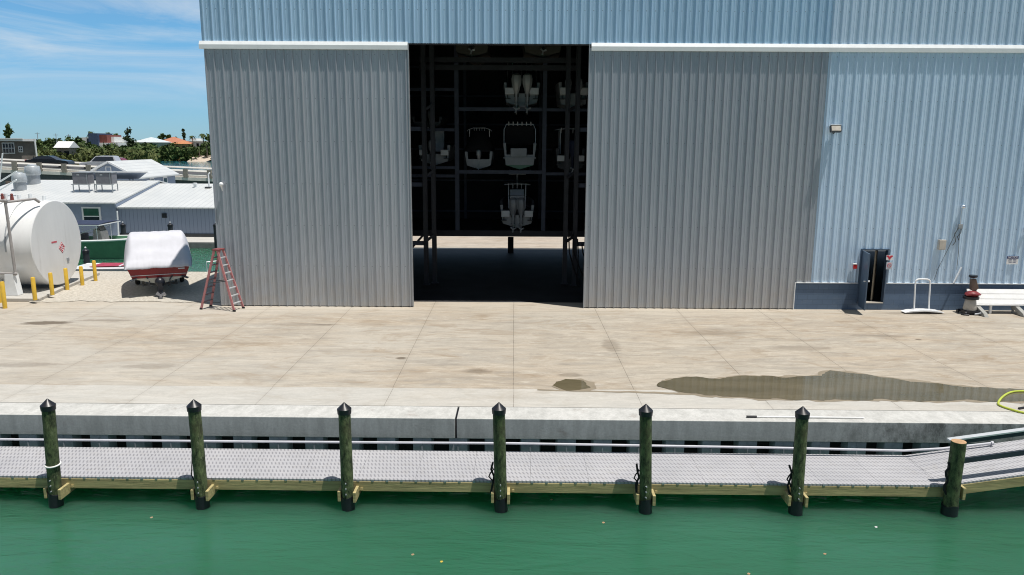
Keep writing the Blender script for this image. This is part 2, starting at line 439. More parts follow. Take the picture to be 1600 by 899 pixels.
# front face of the seawall cap: grey cast concrete with mildew at the right end
mt, t, b = nodes('weathered seawall concrete'); b.inputs['Roughness'].default_value = 0.85
g = t.nodes.new('ShaderNodeTexCoord'); s_ = t.nodes.new('ShaderNodeSeparateXYZ'); t.links.new(g.outputs['Object'], s_.inputs[0])
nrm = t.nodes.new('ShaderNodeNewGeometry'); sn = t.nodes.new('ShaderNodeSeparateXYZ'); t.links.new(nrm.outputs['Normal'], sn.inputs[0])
c = mixc(t, ramp(t, noise_of(t, 0.8, 5, 0.65), 0.3, 0.7), (0.55, 0.545, 0.52), (0.61, 0.605, 0.58))
c = mixc(t, ramp(t, noise_of(t, 3.0, 5, 0.7, (1.5, 1, 0.35)), 0.38, 0.66, 0, 0.6), c, (0.33, 0.33, 0.31))
c = mixc(t, ramp(t, noise_of(t, 18, 3, 0.7), 0.3, 0.8, 0, 0.45), c, (0.30, 0.30, 0.29))
mil = math_node(t, 'MULTIPLY', ramp(t, noise_of(t, 2.3, 8, 0.78, (1, 1, 0.6)), 0.46, 0.62), ramp(t, s_.outputs['X'], 6.0, 9.5))
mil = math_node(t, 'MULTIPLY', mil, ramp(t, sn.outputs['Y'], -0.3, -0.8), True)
c = mixc(t, math_node(t, 'MULTIPLY', mil, 0.75), c, (0.055, 0.06, 0.05))
rst = math_node(t, 'MULTIPLY', ramp(t, noise_of(t, 1.1, 6, 0.7), 0.63, 0.74), 0.45)
c = mixc(t, rst, c, (0.20, 0.14, 0.11))
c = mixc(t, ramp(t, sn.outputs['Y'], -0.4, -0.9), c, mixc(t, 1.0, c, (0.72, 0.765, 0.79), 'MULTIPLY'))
t.links.new(c, b.inputs['Base Color']); bump(t, b, noise_of(t, 20, 4, 0.7), 0.3, 0.01)
M['cap'] = mt

# painted block base of the building
mt, t, b = nodes('slate blue painted block'); b.inputs['Roughness'].default_value = 0.6
g = t.nodes.new('ShaderNodeTexCoord'); mpn = t.nodes.new('ShaderNodeMapping'); mpn.inputs['Rotation'].default_value = (PI / 2, 0, 0)
t.links.new(g.outputs['Object'], mpn.inputs['Vector'])
br = t.nodes.new('ShaderNodeTexBrick'); t.links.new(mpn.outputs['Vector'], br.inputs['Vector'])
br.inputs['Scale'].default_value = 1.0; br.inputs['Brick Width'].default_value = 0.4; br.inputs['Row Height'].default_value = 0.2; br.inputs['Mortar Size'].default_value = 0.008
br.inputs['Color1'].default_value = (0.085, 0.135, 0.215, 1); br.inputs['Color2'].default_value = (0.095, 0.148, 0.23, 1); br.inputs['Mortar'].default_value = (0.07, 0.11, 0.17, 1)
c = mixc(t, ramp(t, noise_of(t, 1.5, 5, 0.7, (1, 1, 2.5)), 0.55, 0.75, 0, 0.35), br.outputs['Color'], (0.2, 0.24, 0.29))
t.links.new(c, b.inputs['Base Color']); bump(t, b, br.outputs['Fac'], -0.4, 0.01)
M['blockblue'] = mt

# ------------------------------------------------------------------ water
mt, t, b = nodes('green canal water')
g = t.nodes.new('ShaderNodeTexCoord'); s_ = t.nodes.new('ShaderNodeSeparateXYZ'); t.links.new(g.outputs['Object'], s_.inputs[0])
far = ramp(t, s_.outputs['Y'], 60, 220)
c = mixc(t, ramp(t, noise_of(t, 0.16, 4, 0.55, (0.6, 1.2, 1)), 0.3, 0.7), (0.024, 0.108, 0.058), (0.038, 0.150, 0.092))
c = mixc(t, far, c, (0.02, 0.13, 0.16))
t.links.new(c, b.inputs['Base Color'])
b.inputs['Roughness'].default_value = 0.06; b.inputs['IOR'].default_value = 1.33
b.subsurface_method = 'RANDOM_WALK'; b.inputs['Subsurface Weight'].default_value = 1.0
b.inputs['Subsurface Radius'].default_value = (0.35, 1.0, 0.7); b.inputs['Subsurface Scale'].default_value = 9.0
h1 = noise_of(t, 0.9, 5, 0.55, (0.38, 1.7, 1), 0.8); h2 = noise_of(t, 3.2, 4, 0.55, (0.5, 1.5, 1), 0.5); h3 = noise_of(t, 0.22, 3, 0.5, (0.5, 1.2, 1))
hh = math_node(t, 'ADD', h1, math_node(t, 'ADD', math_node(t, 'MULTIPLY', h2, 0.6), math_node(t, 'MULTIPLY', h3, 0.35)))
bump(t, b, hh, 0.42, 0.13)
M['water'] = mt
wb = MB()
wb.box(-2600, 2600, -60, 4200, -12, -1.13)
tag(wb.build('water', M['water']), kind='structure')

# wet puddle on the concrete
mt, t, b = nodes('puddle on concrete')
c = mixc(t, ramp(t, noise_of(t, 0.7, 5, 0.65, (0.5, 1.5, 1)), 0.3, 0.7), (0.085, 0.074, 0.042), (0.14, 0.118, 0.073))
t.links.new(c, b.inputs['Base Color']); b.inputs['Roughness'].default_value = 0.02; b.inputs['IOR'].default_value = 1.33
bump(t, b, noise_of(t, 0.8, 2, 0.5), 0.008, 0.02)
M['puddle'] = mt
mt, t, b = nodes('damp concrete')
c = mixc(t, ramp(t, noise_of(t, 2.0, 5, 0.65), 0.3, 0.7), (0.21, 0.175, 0.125), (0.27, 0.225, 0.165))
t.links.new(c, b.inputs['Base Color']); b.inputs['Roughness'].default_value = 0.7
M['damp'] = mt

# ------------------------------------------------------------------ the ground
XL = atY(345, 470, YW).x                    # left end of the building
XR = 26.0
def slab(name, x0, x1, y0, y1, z1, mat_, z0=-3.0):
    return tag(MB().box(x0, x1, y0, y1, z0, z1).build(name, mat_), kind='structure')
tag(MB().prism([(-70, 19.26 + 70 * 0.008, 0), (45, 19.26 - 45 * 0.008, 0), (45, 30.42, 0), (-70, 30.42, 0)], (0, 0, -3)).build('concrete_yard', M['apron']), kind='structure')
slab('gravel_yard', -70, XL - 0.02, 30.424, 37.3, 0.012, M['gravel'])
slab('shade_painted_floor', XL - 0.016, 40, 30.424, 46.2, 0.0, M['shade_painted_floor'])  # painted shade stops where sunlight reaches the ground, front and back
slab('rear_concrete_yard', XL - 0.016, 40, 46.204, 90, 0.0, concrete('rear yard concrete', (0.47, 0.42, 0.35), (0.45, 0.36, 0.28), (0.36, 0.32, 0.27), None, 0.03, (49.0,), 1.0))
# loose gravel spilling over the concrete edge
gm = MB(); rg = random.Random(4)
pts = []
for i in range(80):
    x = -30 + i * (XL + 29.7) / 79 if i else -30
    pts.append((x, 30.43 - 0.55 * mnoise.noise(Vector((x * 0.5, 0, 3))) - 0.45 - 0.25 * mnoise.noise(Vector((x * 2.3, 5, 3))), 0.010))
pts = [(-30, 30.6, 0.010)] + pts + [(XL - 0.3, 30.6, 0.010)]
gm.prism(pts, (0, 0, 0.010))
tag(gm.build('gravel_edge', M['gravel']), kind='stuff')
tag(bpy.data.objects['gravel_edge'], 'pale crushed shell spilling onto the concrete edge', 'gravel')

def puddle(pxs, name, mat_, z, grow=0.0, seed=1, jit=0.055):
    base = [atZ(px, py, 0.0) for px, py in pxs]
    cx = sum(p.x for p in base) / len(base); cy = sum(p.y for p in base) / len(base)
    P = []
    n = len(base)
    for i in range(n):
        a, c_ = base[i], base[(i + 1) % n]
        k = max(2, int((c_ - a).length / 0.12))
        for j in range(k):
            p = a.lerp(c_, j / k)
            q = Vector((p.x * 1.4, p.y * 1.4, seed))
            dv = Vector((mnoise.noise(q * 1.5), mnoise.noise(q * 1.5 + Vector((9, 9, 0))), 0)) * jit * 3 + Vector((mnoise.noise(q * 5), mnoise.noise(q * 5 + Vector((9, 9, 0))), 0)) * jit
            o = Vector((p.x - cx, p.y - cy, 0)); o.x *= 0.25
            if o.length > 1e-3: o.normalize()
            P.append(Vector((p.x, p.y, z)) + dv + o * grow)
    mb = MB(); mb.add(P, [tuple(range(len(P)))])
    o = mb.build(name, mat_)
    for pl in o.data.polygons:
        if pl.normal.z < 0: pl.flip()
    return o
big = [(1033, 604), (1036, 597), (1050, 592), (1075, 590), (1120, 592), (1180, 588), (1240, 590), (1282, 587), (1296, 579), (1330, 583), (1380, 590), (1440, 597), (1500, 604), (1560, 608), (1625, 611),
       (1625, 629), (1560, 628), (1500, 626), (1440, 628), (1380, 625), (1300, 626), (1220, 624), (1150, 622), (1100, 619), (1060, 612)]
tag(puddle(big, 'wet_patch', M['damp'], 0.008, 0.10, 2), kind='structure')
tag(puddle(big, 'puddle', M['puddle'], 0.012, 0.0, 1), kind='structure')
small = [(866, 603), (872, 598), (885, 594), (905, 594), (923, 599), (926, 606), (905, 610), (880, 611)]
tag(puddle(small, 'wet_patch', M['damp'], 0.008, 0.06, 5), kind='structure')
tag(puddle(small, 'puddle', M['puddle'], 0.012, 0.0, 6), kind='structure')
# damp line where the yard meets the kerb strip
line = [(840, 609), (930, 611), (1030, 613), (1100, 616), (1100, 619), (1030, 616), (930, 613), (840, 611)]
tag(puddle(line, 'wet_patch', M['damp'], 0.009, 0.0, 8, 0.02), kind='structure')

# ------------------------------------------------------------------ seawall
before_quay = set(bpy.data.objects)
slab('concrete_kerb_strip', -70, 45, 17.86, 19.256, 0.004, M['apron_light'])
sw = empty('seawall', (0, 17.4, -0.5), 0, 'grey concrete capped seawall with white sheet piling along the canal', 'seawall')
jx = atZ(712, 655, 0).x
for x0, x1 in ((-72, jx - 0.022), (jx + 0.022, 45)):
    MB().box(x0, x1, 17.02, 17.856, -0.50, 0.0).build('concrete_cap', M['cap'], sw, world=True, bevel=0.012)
MB().box(jx - 0.021, jx + 0.021, 17.08, 17.85, -0.49, -0.02).build('joint_filler', M['black'], sw, world=True)
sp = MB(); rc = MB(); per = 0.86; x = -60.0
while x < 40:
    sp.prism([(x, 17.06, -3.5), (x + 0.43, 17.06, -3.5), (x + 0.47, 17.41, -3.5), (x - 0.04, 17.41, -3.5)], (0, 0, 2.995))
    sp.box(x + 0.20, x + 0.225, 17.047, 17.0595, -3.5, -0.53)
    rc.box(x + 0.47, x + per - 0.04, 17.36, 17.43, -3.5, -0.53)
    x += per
sp.build('sheet_piling', mat('white vinyl sheet piling', (0.36, 0.37, 0.42), 0.5, var=0.25), sw, world=True)
rc.build('piling_recess', mat('shade-black piling recess', (0.020, 0.018, 0.020), 0.9), sw, world=True)  # black colour stands in for the shade between the sheet piles

# ------------------------------------------------------------------ boardwalk dock on piles
mt, t, b = nodes('white slotted dock panels'); b.inputs['Roughness'].default_value = 0.6
g = t.nodes.new('ShaderNodeTexCoord'); s_ = t.nodes.new('ShaderNodeSeparateXYZ'); t.links.new(g.outputs['Object'], s_.inputs[0])
X, Y = s_.outputs['X'], s_.outputs['Y']
row = math_node(t, 'FLOOR', math_node(t, 'DIVIDE', Y, 0.19))
xs = math_node(t, 'ADD', math_node(t, 'DIVIDE', X, 0.082), math_node(t, 'MULTIPLY', row, 0.5))
xs = math_node(t, 'ADD', xs, math_node(t, 'MULTIPLY', Y, 4.5))
fx = math_node(t, 'FRACT', xs); fy = math_node(t, 'FRACT', math_node(t, 'DIVIDE', Y, 0.19))
slot = math_node(t, 'MULTIPLY', math_node(t, 'LESS_THAN', fx, 0.40), math_node(t, 'LESS_THAN', fy, 0.62))
c = mixc(t, ramp(t, noise_of(t, 0.7, 4, 0.6), 0.3, 0.7), (0.36, 0.36, 0.38), (0.435, 0.43, 0.445))
c = mixc(t, ramp(t, noise_of(t, 5.0, 5, 0.7), 0.5, 0.8, 0, 0.45), c, (0.30, 0.28, 0.25))
c = mixc(t, ramp(t, noise_of(t, 1.3, 6, 0.75), 0.60, 0.75, 0, 0.4), c, (0.26, 0.245, 0.22))
c = mixc(t, math_node(t, 'MULTIPLY', slot, 0.5), c, (0.09, 0.09, 0.11))
t.links.new(c, b.inputs['Base Color'])
M['grating'] = mt
ZD = -0.57                                  # deck surface
YF, YN = 16.46, 14.92                       # far and near edges
xe = atZ(1440, 757, ZD).x + 0.42                   # where the ramp starts
dk = empty('boardwalk', (0, 15.8, ZD), 0, 'long white slotted boardwalk with timber fascia in front of the seawall', 'boardwalk')
x0 = -24.0
seg = 1.22
xx = x0
panels = MB()
while xx < xe - 0.01:
    x1 = min(xx + seg, xe)
    panels.box(xx + 0.002, x1 - 0.002, YN - 0.02, YF, ZD - 0.04, ZD)
    xx = x1
panels.build('deck_panel', M['grating'], dk, world=True)
MB().box(x0, xe, YN - 0.028, YN + 0.02, ZD - 0.26, ZD - 0.043).build('fascia_board', M['wood'], dk, world=True, bevel=0.006)
MB().box(x0, xe, YF - 0.06, YF - 0.015, ZD - 0.26, ZD - 0.043).build('back_board', M['wood'], dk, world=True)
MB().box(x0, xe, 15.75, 15.80, ZD - 0.26, ZD - 0.043).build('stringer', M['wood'], dk, world=True)
scr = MB()
xx = x0
while xx < xe:
    scr.box(xx, xx + 0.05, YN - 0.034, YN - 0.021, ZD - 0.042, ZD + 0.004); xx += 0.305
scr.build('edge_clip', M['grey_metal'], dk, world=True)['kind'] = 'stuff'

# sloping ramp at the right end of the boardwalk
SL = 0.155
rp = empty('dock_ramp', (xe, 15.8, ZD), 0, 'short sloping dock ramp with aluminium handrails at the right end of the boardwalk', 'ramp')
xr2 = xe + 7
dz = (xr2 - xe) * SL
def slope_box(mb, xa, xb, ya, yb, za, zb):
    f = lambda x: (x - xe) * SL + ZD
    v = [(xa, ya, f(xa) + za), (xb, ya, f(xb) + za), (xb, yb, f(xb) + za), (xa, yb, f(xa) + za), (xa, ya, f(xa) + zb), (xb, ya, f(xb) + zb), (xb, yb, f(xb) + zb), (xa, yb, f(xa) + zb)]
    return mb.add(v, [(0, 3, 2, 1), (4, 5, 6, 7), (0, 1, 5, 4), (1, 2, 6, 5), (2, 3, 7, 6), (3, 0, 4, 7)])
slope_box(MB(), xe + 0.004, xr2, YN - 0.02, YF, -0.04, 0.0).build('deck_panel', M['grating'], rp, world=True)
slope_box(MB(), xe + 0.004, xe + 1.9, YN - 0.028, YN + 0.02, -0.26, -0.043).build('fascia_board', M['wood'], rp, world=True, bevel=0.006)
slope_box(MB(), xe + 1.95, xr2, YN + 0.05, YN + 0.09, -0.26, -0.043).build('fascia_board', M['wood'], rp, world=True, bevel=0.006)
xh = atY(1480, 684, YN + 0.1).x
zr = atY(1480, 684, YN + 0.1).z - ((xh - xe) * SL + ZD)
slope_box(MB(), xh, xr2, YN + 0.03, YN + 0.16, zr - 0.03, zr + 0.0).build('handrail', M['alu'], rp, world=True)
slope_box(MB(), xh + 0.1, xr2, YN + 0.06, YN + 0.11, zr - 0.13, zr - 0.033).build('rail_web', mat('dark anodised rail', (0.03, 0.04, 0.055), 0.5), rp, world=True)
slope_box(MB(), xh + 0.1, xr2, YN + 0.06, YN + 0.11, zr * 0.46 - 0.055, zr * 0.46 + 0.055).build('middle_rail', bpy.data.materials['dark anodised rail'], rp, world=True)
for xp in (xe + 2.15, xe + 4.2):
    z0 = (xp - xe) * SL + ZD
    MB().box(xp, xp + 0.1, YN - 0.10, YN - 0.025, z0 - 0.3, z0 + zr * 0.0 + 0.25).build('rail_post', mat('blue grey post', (0.14, 0.17, 0.26), 0.5), rp, world=True)
    MB().box(xp + 0.02, xp + 0.08, YN + 0.05, YN + 0.12, z0, z0 + zr - 0.135).build('rail_upright', M['alu'], rp, world=True)

# white water pipe along the back of the boardwalk
pz = lambda px, py: atY(px, py, YF - 0.03 + (800 - px) * 0.008 / 66)
pp = [pz(-40, 689.0), pz(400, 691.5), pz(800, 693.0), pz(1200, 698.5), pz(1410, 702.5), pz(1470, 699), pz(1545, 690.5)]
pm = MB().tube(pp, 0.028, 10)
pm.cyl(pp[-1], pp[-1] + Vector((0.05, 0, 0.005)), 0.045)
tag(pm.build('water_pipe', M['water_pipe'], smooth=40), 'white plastic pipe running along the back edge of the boardwalk', 'pipe')

# ------------------------------------------------------------------ mooring piles
mt, t, b = nodes('green treated pile'); b.inputs['Roughness'].default_value = 0.85
c = mixc(t, ramp(t, noise_of(t, 9.0, 6, 0.78, (1, 1, 0.45)), 0.40, 0.62), (0.016, 0.028, 0.010), (0.125, 0.165, 0.070))
c = mixc(t, ramp(t, noise_of(t, 1.3, 4, 0.6), 0.50, 0.66, 0, 0.6), c, (0.075, 0.062, 0.032))
c = mixc(t, ramp(t, noise_of(t, 16, 4, 0.7, (1, 1, 0.3)), 0.60, 0.70, 0, 0.6), c, (0.26, 0.28, 0.18))
oi = t.nodes.new('ShaderNodeObjectInfo')
c = mixc(t, 1.0, c, mixc(t, oi.outputs['Random'], (0.72, 0.80, 0.70), (1.25, 1.15, 1.15)), 'MULTIPLY')
t.links.new(c, b.inputs['Base Color']); bump(t, b, noise_of(t, 12, 5, 0.7, (1.6, 1.6, 0.15)), 0.55, 0.03)
M['pile'] = mt
ZWAT = -1.13
def pile_body(top, rad, seed, lean=(0, 0), n=22, base=-3.2):
    mb = MB(); rings = []
    H = top - base
    for i in range(15):
        z = i / 14
        ring = []
        for k_ in range(n):
            a = 2 * PI * k_ / n
            rr = rad * (1.04 - 0.06 * z) * (1 + 0.03 * mnoise.noise(Vector((math.cos(a) * 1.5, math.sin(a) * 1.5, z * 5 + seed * 7))))
            ring.append(Vector((rr * math.cos(a) + lean[0] * z * H, rr * math.sin(a) + lean[1] * z * H, base + z * H)))
        rings.append(ring)
    return mb.loft(rings)
piles = [(79, 800, 68, 0.0, 'pile wearing a white rope, leftmost of the black-capped dock piles'),
         (317, 799, 306, 0.0, 'black-capped dock pile with thin dark line hanging left, next after the roped pile'),
         (545, 798, 540, 0.0, 'black-capped dock pile standing in front of the left grey door panel'),
         (788, 799, 785, 0.0, 'black-capped dock pile standing right of the dark gap in the seawall cap'),
         (1016, 801, 1016, 0.0, 'black-capped dock pile standing below the left end of the big puddle'),
         (1247, 801, 1256, 0.0, 'black-capped dock pile standing in front of the white boat pole')]
YP = 14.70
for i, (bx, by, tx, _, lab) in enumerate(piles):
    pb = atY(bx, by - 30, YP); pt = atY(tx, 640, YP)
    base = Vector((pb.x, YP, ZWAT))
    top = atY(tx, 645, YP).z
    apex = atY(785, 628, YP).z + 0.02 * math.sin(i * 2.3)
    lean = (pt.x - pb.x) / (pt.z - pb.z) + 0.004 * math.sin(i * 5.1)
    rt = empty('dock_pile', base, 0, lab, 'dock pile', 'piles along the boardwalk')
    zt = apex - 0.22 - base.z
    body = pile_body(zt + 0.05, 0.126, i, (lean, 0), base=-2.0).build('pile_shaft', M['pile'], rt, smooth=50)
    off = lean * (zt + 2.0)
    MB().lathe([(0.138, -0.04), (0.145, 0.05), (0.145, 0.065), (0.0, 0.205)], (off, 0, zt), 24).build('pile_cap', M['black'], rt, smooth=35)
    wr = MB(); rings = []
    for z in (-0.6, -0.2, 0.0, 0.12, 0.24, 0.30):
        rings.append([Vector((lean * (z + 2) + 0.140 * math.cos(a) * (1 + 0.05 * math.sin(3 * a + z * 9 + i)), 0.140 * math.sin(a), z + (0.03 * math.sin(2 * a + i) if z > 0.2 else 0))) for a in [2 * PI * q / 20 for q in range(20)]])
    wr.loft(rings).build('pile_wrap', M['black'], rt, smooth=50)
    bx0 = lean * 2.5
    for sgn, dy in ((-1, 0.05), (1, 0.0)):
        MB().box(bx0 + sgn * 0.165 - 0.03, bx0 + sgn * 0.165 + 0.03, -0.14 + dy, 0.52, 0.20, 0.42).build('bracket_block', M['wood'], rt, bevel=0.006)
    bo = MB()
    for z in (0.38, 0.50, 0.62):
        bo.cyl((bx0 - 0.02 * i % 0.03, -0.11, z), (bx0, -0.155, z), 0.014, n=8)
    bo.pieces('bolt', M['grey_metal'], rt)
    MB().bar((bx0 + 0.25, 0.16, 0.36), (bx0 + 0.42, 0.75, 0.26), 0.05, 0.05).build('brace', M['wood'], rt)
    if i == 0:
        zr_ = atY(75, 728, YP).z - base.z
        rr = MB()
        rr.tube([(lean * (zr_ + 2) + 0.140 * math.cos(a), 0.140 * math.sin(a), zr_ + 0.014 * math.sin(a * 1.0)) for a in [2 * PI * q / 28 for q in range(29)]], 0.018, 8)
        o = rr.build('mooring_rope', M['rope'], smooth=60); o.location = base
        tag(o, 'loop of white rope tied round the leftmost pile', 'rope')
    if i in (1, 3, 4, 5):
        rr = MB(); xs_ = lean * 3 - 0.155
        zz = [1.05, 0.9, 0.75, 0.6, 0.4, 0.2] if i != 1 else [1.35, 1.0, 0.7, 0.55]
        rr.tube([(xs_ + 0.035 * math.sin(q * 2.1 + i), 0.02, z) for q, z in enumerate(zz)], 0.012 if i == 1 else 0.022, 7)
        if i != 1: rr.tube([(xs_ - 0.03 + 0.05 * math.sin(q * 1.7), -0.03, 1.0 - q * 0.08) for q in range(6)], 0.015, 7)
        o = rr.build('hanging_rope', M['black_matte'], smooth=60); o.location = base
        tag(o, {1: 'thin dark line hanging beside the second pile', 3: 'dark rope bundle hanging on the pile right of the seawall gap', 4: 'dark rope bundle hanging on the pile below the puddle end', 5: 'dark rope bundle hanging on the pile by the white boat pole'}[i], 'rope')

# uncapped leaning pile by the ramp
pb = atY(1480, 790, YP + 0.04); pt = atY(1494, 688, YP + 0.04)
rt = empty('dock_pile', (pb.x, YP + 0.04, ZWAT), 0, 'uncapped leaning green pile with raw wood top beside the ramp', 'dock pile')
ln = (pt.x - pb.x) / (pt.z - pb.z); zt = pt.z - ZWAT
pile_body(zt, 0.145, 9, (ln, 0), base=-2.0).build('pile_shaft', M['pile'], rt, smooth=50)
MB().lathe([(0.138, 0), (0.138, 0.006)], (ln * (zt + 2), 0, zt), 22).build('pile_top', M['wood_end'], rt)
rings = [[Vector((ln * (z + 2) + 0.162 * math.cos(a), 0.162 * math.sin(a), z + 0.03 * math.sin(3 * a))) for a in [2 * PI * q / 18 for q in range(18)]] for z in (-0.6, 0.0, 0.1, 0.22)]
MB().loft(rings).build('pile_wrap', M['black'], rt, smooth=50)
MB().box(ln * 2.5 + 0.17, ln * 2.5 + 0.23, -0.1, 0.4, 0.36, 0.62).build('bracket_block', M['wood'], rt, bevel=0.006)
rr = MB(); rr.tube([(ln * 3 - 0.17 + 0.04 * math.sin(q * 2), -0.03, 1.15 - q * 0.1) for q in range(8)], 0.025, 7)
o = rr.build('hanging_rope', M['black_matte'], smooth=60); o.location = rt.location
tag(o, 'dark rope bundle hanging on the uncapped leaning pile', 'rope')

# boat pole lying on the seawall cap
a = atZ(1172, 650, 0.03); c_ = atZ(1348, 651.5, 0.03)
bp = empty('boat_pole', a, 0, 'thin white boat pole with black tip lying on the seawall cap', 'boat pole')
MB().cyl(a + Vector((0.12, 0, 0)), c_, 0.017, n=10).build('pole', M['white_paint'], bp, world=True, smooth=40)
MB().cyl(a + Vector((-0.1, 0, 0)), a + Vector((0.14, 0, 0)), 0.026, n=10).build('pole_tip', M['black'], bp, world=True, smooth=40)
# the quay and boardwalk run about half a degree off the building
QC, QA = Vector((0, 17.0, 0)), -0.008
RQ = Matrix.Rotation(QA, 4, 'Z')
for o in set(bpy.data.objects) - before_quay:
    if o.parent is None:
        o.location = RQ @ (o.location - QC) + QC
        o.rotation_euler.z += QA
# hose
hp = [(1640, 613), (1600, 611.5), (1580, 613), (1567, 620), (1560, 629), (1563, 634), (1580, 640), (1600, 645), (1640, 650)]
pts = [atZ(a_, b_, 0.03) for a_, b_ in hp]
def smooth_path(P, k=6):
    R = []
    for i in range(len(P) - 1):
        p0, p1, p2, p3 = P[max(i - 1, 0)], P[i], P[i + 1], P[min(i + 2, len(P) - 1)]
        for j in range(k):
            u = j / k
            R.append(0.5 * ((2 * p1) + (p2 - p0) * u + (2 * p0 - 5 * p1 + 4 * p2 - p3) * u * u + (3 * p1 - p0 - 3 * p2 + p3) * u ** 3))
    R.append(P[-1]); return R
tag(MB().tube(smooth_path(pts), 0.028, 8).build('garden_hose', M['hose'], smooth=60), 'yellow green hose looped on the concrete at the right edge', 'hose')
tag(MB().tube([atZ(1592, 638.5, .03), atZ(1600, 637, .03), atZ(1612, 638, .03)], 0.03, 8).build('hose_nozzle', M['black'], smooth=60), 'black hose nozzle lying inside the yellow hose loop', 'hose nozzle')
# ------------------------------------------------------------------ the storage building
W = lambda px, py: atY(px, py, YW)
xd1 = W(645, 440).x                          # right edge of the left door panel
xd2 = W(912.5, 440).x                        # left edge of the right door panel
xn = W(1241, 465).x                          # where the block base starts
xb = W(1267, 440).x                          # where the pale blue sheets start
xu = W(1300, 40).x                           # change of sheet colour high up
zo = W(780, 68.5).z                          # top of the big opening
zt1, zt2, zt3 = W(480, 64.5).z, W(480, 70.8).z, W(480, 77.5).z
zk = W(1300, 441.5).z                        # top of the block base
ZR = 12.5
YB = 45.0
bd = empty('boat_storage_building', ((XL + XR) / 2, YW, 0), 0, 'huge ribbed metal boat storage building with one tall open doorway', 'building')

def corr(x0, x1, y, z0, z1, phase=0.0, h=0.056, period=0.325):
    prof = [(0, 0), (0.024, -h), (0.050, -h), (0.076, 0), (0.145, 0), (0.155, -.008), (0.170, -.008), (0.180, 0), (0.228, 0), (0.238, -.008), (0.253, -.008), (0.263, 0)]
    pts = []
    k0 = math.floor((x0 - phase) / period) - 1
    k1 = math.ceil((x1 - phase) / period) + 1
    for k_ in range(k0, k1):
        for u, d in prof:
            pts.append((phase + k_ * period + u, d))
    def at(x):
        for (a, da), (b_, db) in zip(pts, pts[1:]):
            if a <= x <= b_: return da + (db - da) * (x - a) / (b_ - a)
        return 0
    pts = [(x0, at(x0))] + [p for p in pts if x0 + 1e-4 < p[0] < x1 - 1e-4] + [(x1, at(x1))]
    n = len(pts)
    # slight waviness of thin sheet: three rows of vertices in height
    rows = 7
    mb = MB(); v = []; f = []
    for r in range(rows):
        z = z0 + (z1 - z0) * r / (rows - 1)
        for x, d in pts:
            v.append((x, y + d + 0.004 * mnoise.noise(Vector((x * 0.6, z * 0.8, 1.7))), z))
    for r in range(rows - 1):
        for i in range(n - 1):
            a = r * n + i
            f.append((a, a + 1, a + n + 1, a + n))
    mb.add(v, f)
    return mb
corr(XL, xd1, YW, 0.03, zt3 + 0.1, 0.10).build('sliding_door', M['door_sheet'], bd, world=True, normals=False)
rdoor = corr(xd2, xn, YW, 0.03, zt3 + 0.1, 0.02)
rdoor2 = corr(xn, xb, YW, zk, zt3 + 0.1, 0.02)
rdoor.add(rdoor2.v, rdoor2.f)
rdoor.build('sliding_door', M['door_sheet'], bd, world=True, normals=False)
# pale blue lower wall with the doorway cut out
dx0, dx1 = W(1343.5, 430).x, W(1383, 430).x
dz0, dz1 = W(1364, 473).z, W(1364, 391).z
bw = MB()
for (a, b_, z0, z1) in ((xb, dx0 - 0.05, zk, zt3 + 0.1), (dx0 - 0.05, dx1 + 0.05, dz1 + 0.05, zt3 + 0.1), (dx1 + 0.05, XR, zk, zt3 + 0.1)):
    q = corr(a, b_, YW, z0, z1, 0.02); bw.add(q.v, q.f)
bw.build('lower_wall', M['blue_sheet'], bd, world=True, normals=False)
corr(XL - 0.06, xu, YW + 0.03, zo, ZR, 0.11).build('upper_wall', M['upper_sheet'], bd, world=True, normals=False)
corr(xu, XR, YW + 0.03, zo, ZR, 0.02).build('upper_wall', M['upper_light'], bd, world=True, normals=False)
def hood(x0, x1):
    poly = [(x0, YW + 0.05, zt1), (x0, YW - 0.032, zt1 - 0.01), (x0, YW - 0.10, zt2), (x0, YW - 0.10, zt3), (x0, YW + 0.05, zt3)]
    return MB().prism(poly, (x1 - x0, 0, 0))
hood(XL - 0.14, xd1 - 0.02).build('door_hood', M['trim_white'], bd, world=True)
hood(xd2 + 0.07, XR).build('door_hood', M['trim_white'], bd, world=True)
# backing of the thin sheets (framing and liner), lintel and jambs
lin = MB()
lin.box(XL, xd1 - 0.02, YW + 0.012, YW + 0.20, 0.0, zo)
lin.box(xd2 + 0.02, dx0 - 0.04, YW + 0.012, YW + 0.20, 0.0, zo)
lin.box(dx1 + 0.04, XR, YW + 0.012, YW + 0.20, 0.0, zo)
lin.box(dx0 - 0.04, dx1 + 0.04, YW + 0.012, YW + 0.20, dz1 + 0.04, zo)
lin.box(XL, XR, YW + 0.05, YW + 0.22, zo + 0.01, ZR - 0.01)
lin.pieces('shade_toned_wall_liner', M['shade_toned_liner'], bd, world=True)
jm = MB()
jm.box(xd1 - 0.02, xd1 + 0.012, YW - 0.045, YW + 0.10, 0.02, zo - 0.01)
jm.box(xd2 - 0.012, xd2 + 0.02, YW - 0.045, YW + 0.10, 0.02, zo - 0.01)
jm.pieces('door_edge_channel', M['grey_metal'], bd, world=True)
MB().box(xd1, xd2, YW + 0.028, YW + 0.3, zo - 0.03, zo + 0.008).build('lintel', M['rack_dark'], bd, world=True)
ob = MB(); ob.box(XL, XL + 0.12, YW + 0.2, YB, 0, ZR); ob.box(XR - 0.12, XR, YW + 0.2, YB, 0, ZR)
ob.pieces('side_wall', M['upper_sheet'], bd, world=True)
MB().box(XL, XR, YB, YB + 0.12, 0.93, ZR).build('back_wall', M['blue_sheet'], bd, world=True)
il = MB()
il.box(XL + 0.122, XL + 0.16, YW + 0.22, YB - 0.02, 0, ZR - 0.02); il.box(XR - 0.16, XR - 0.122, YW + 0.22, YB - 0.02, 0, ZR - 0.02)
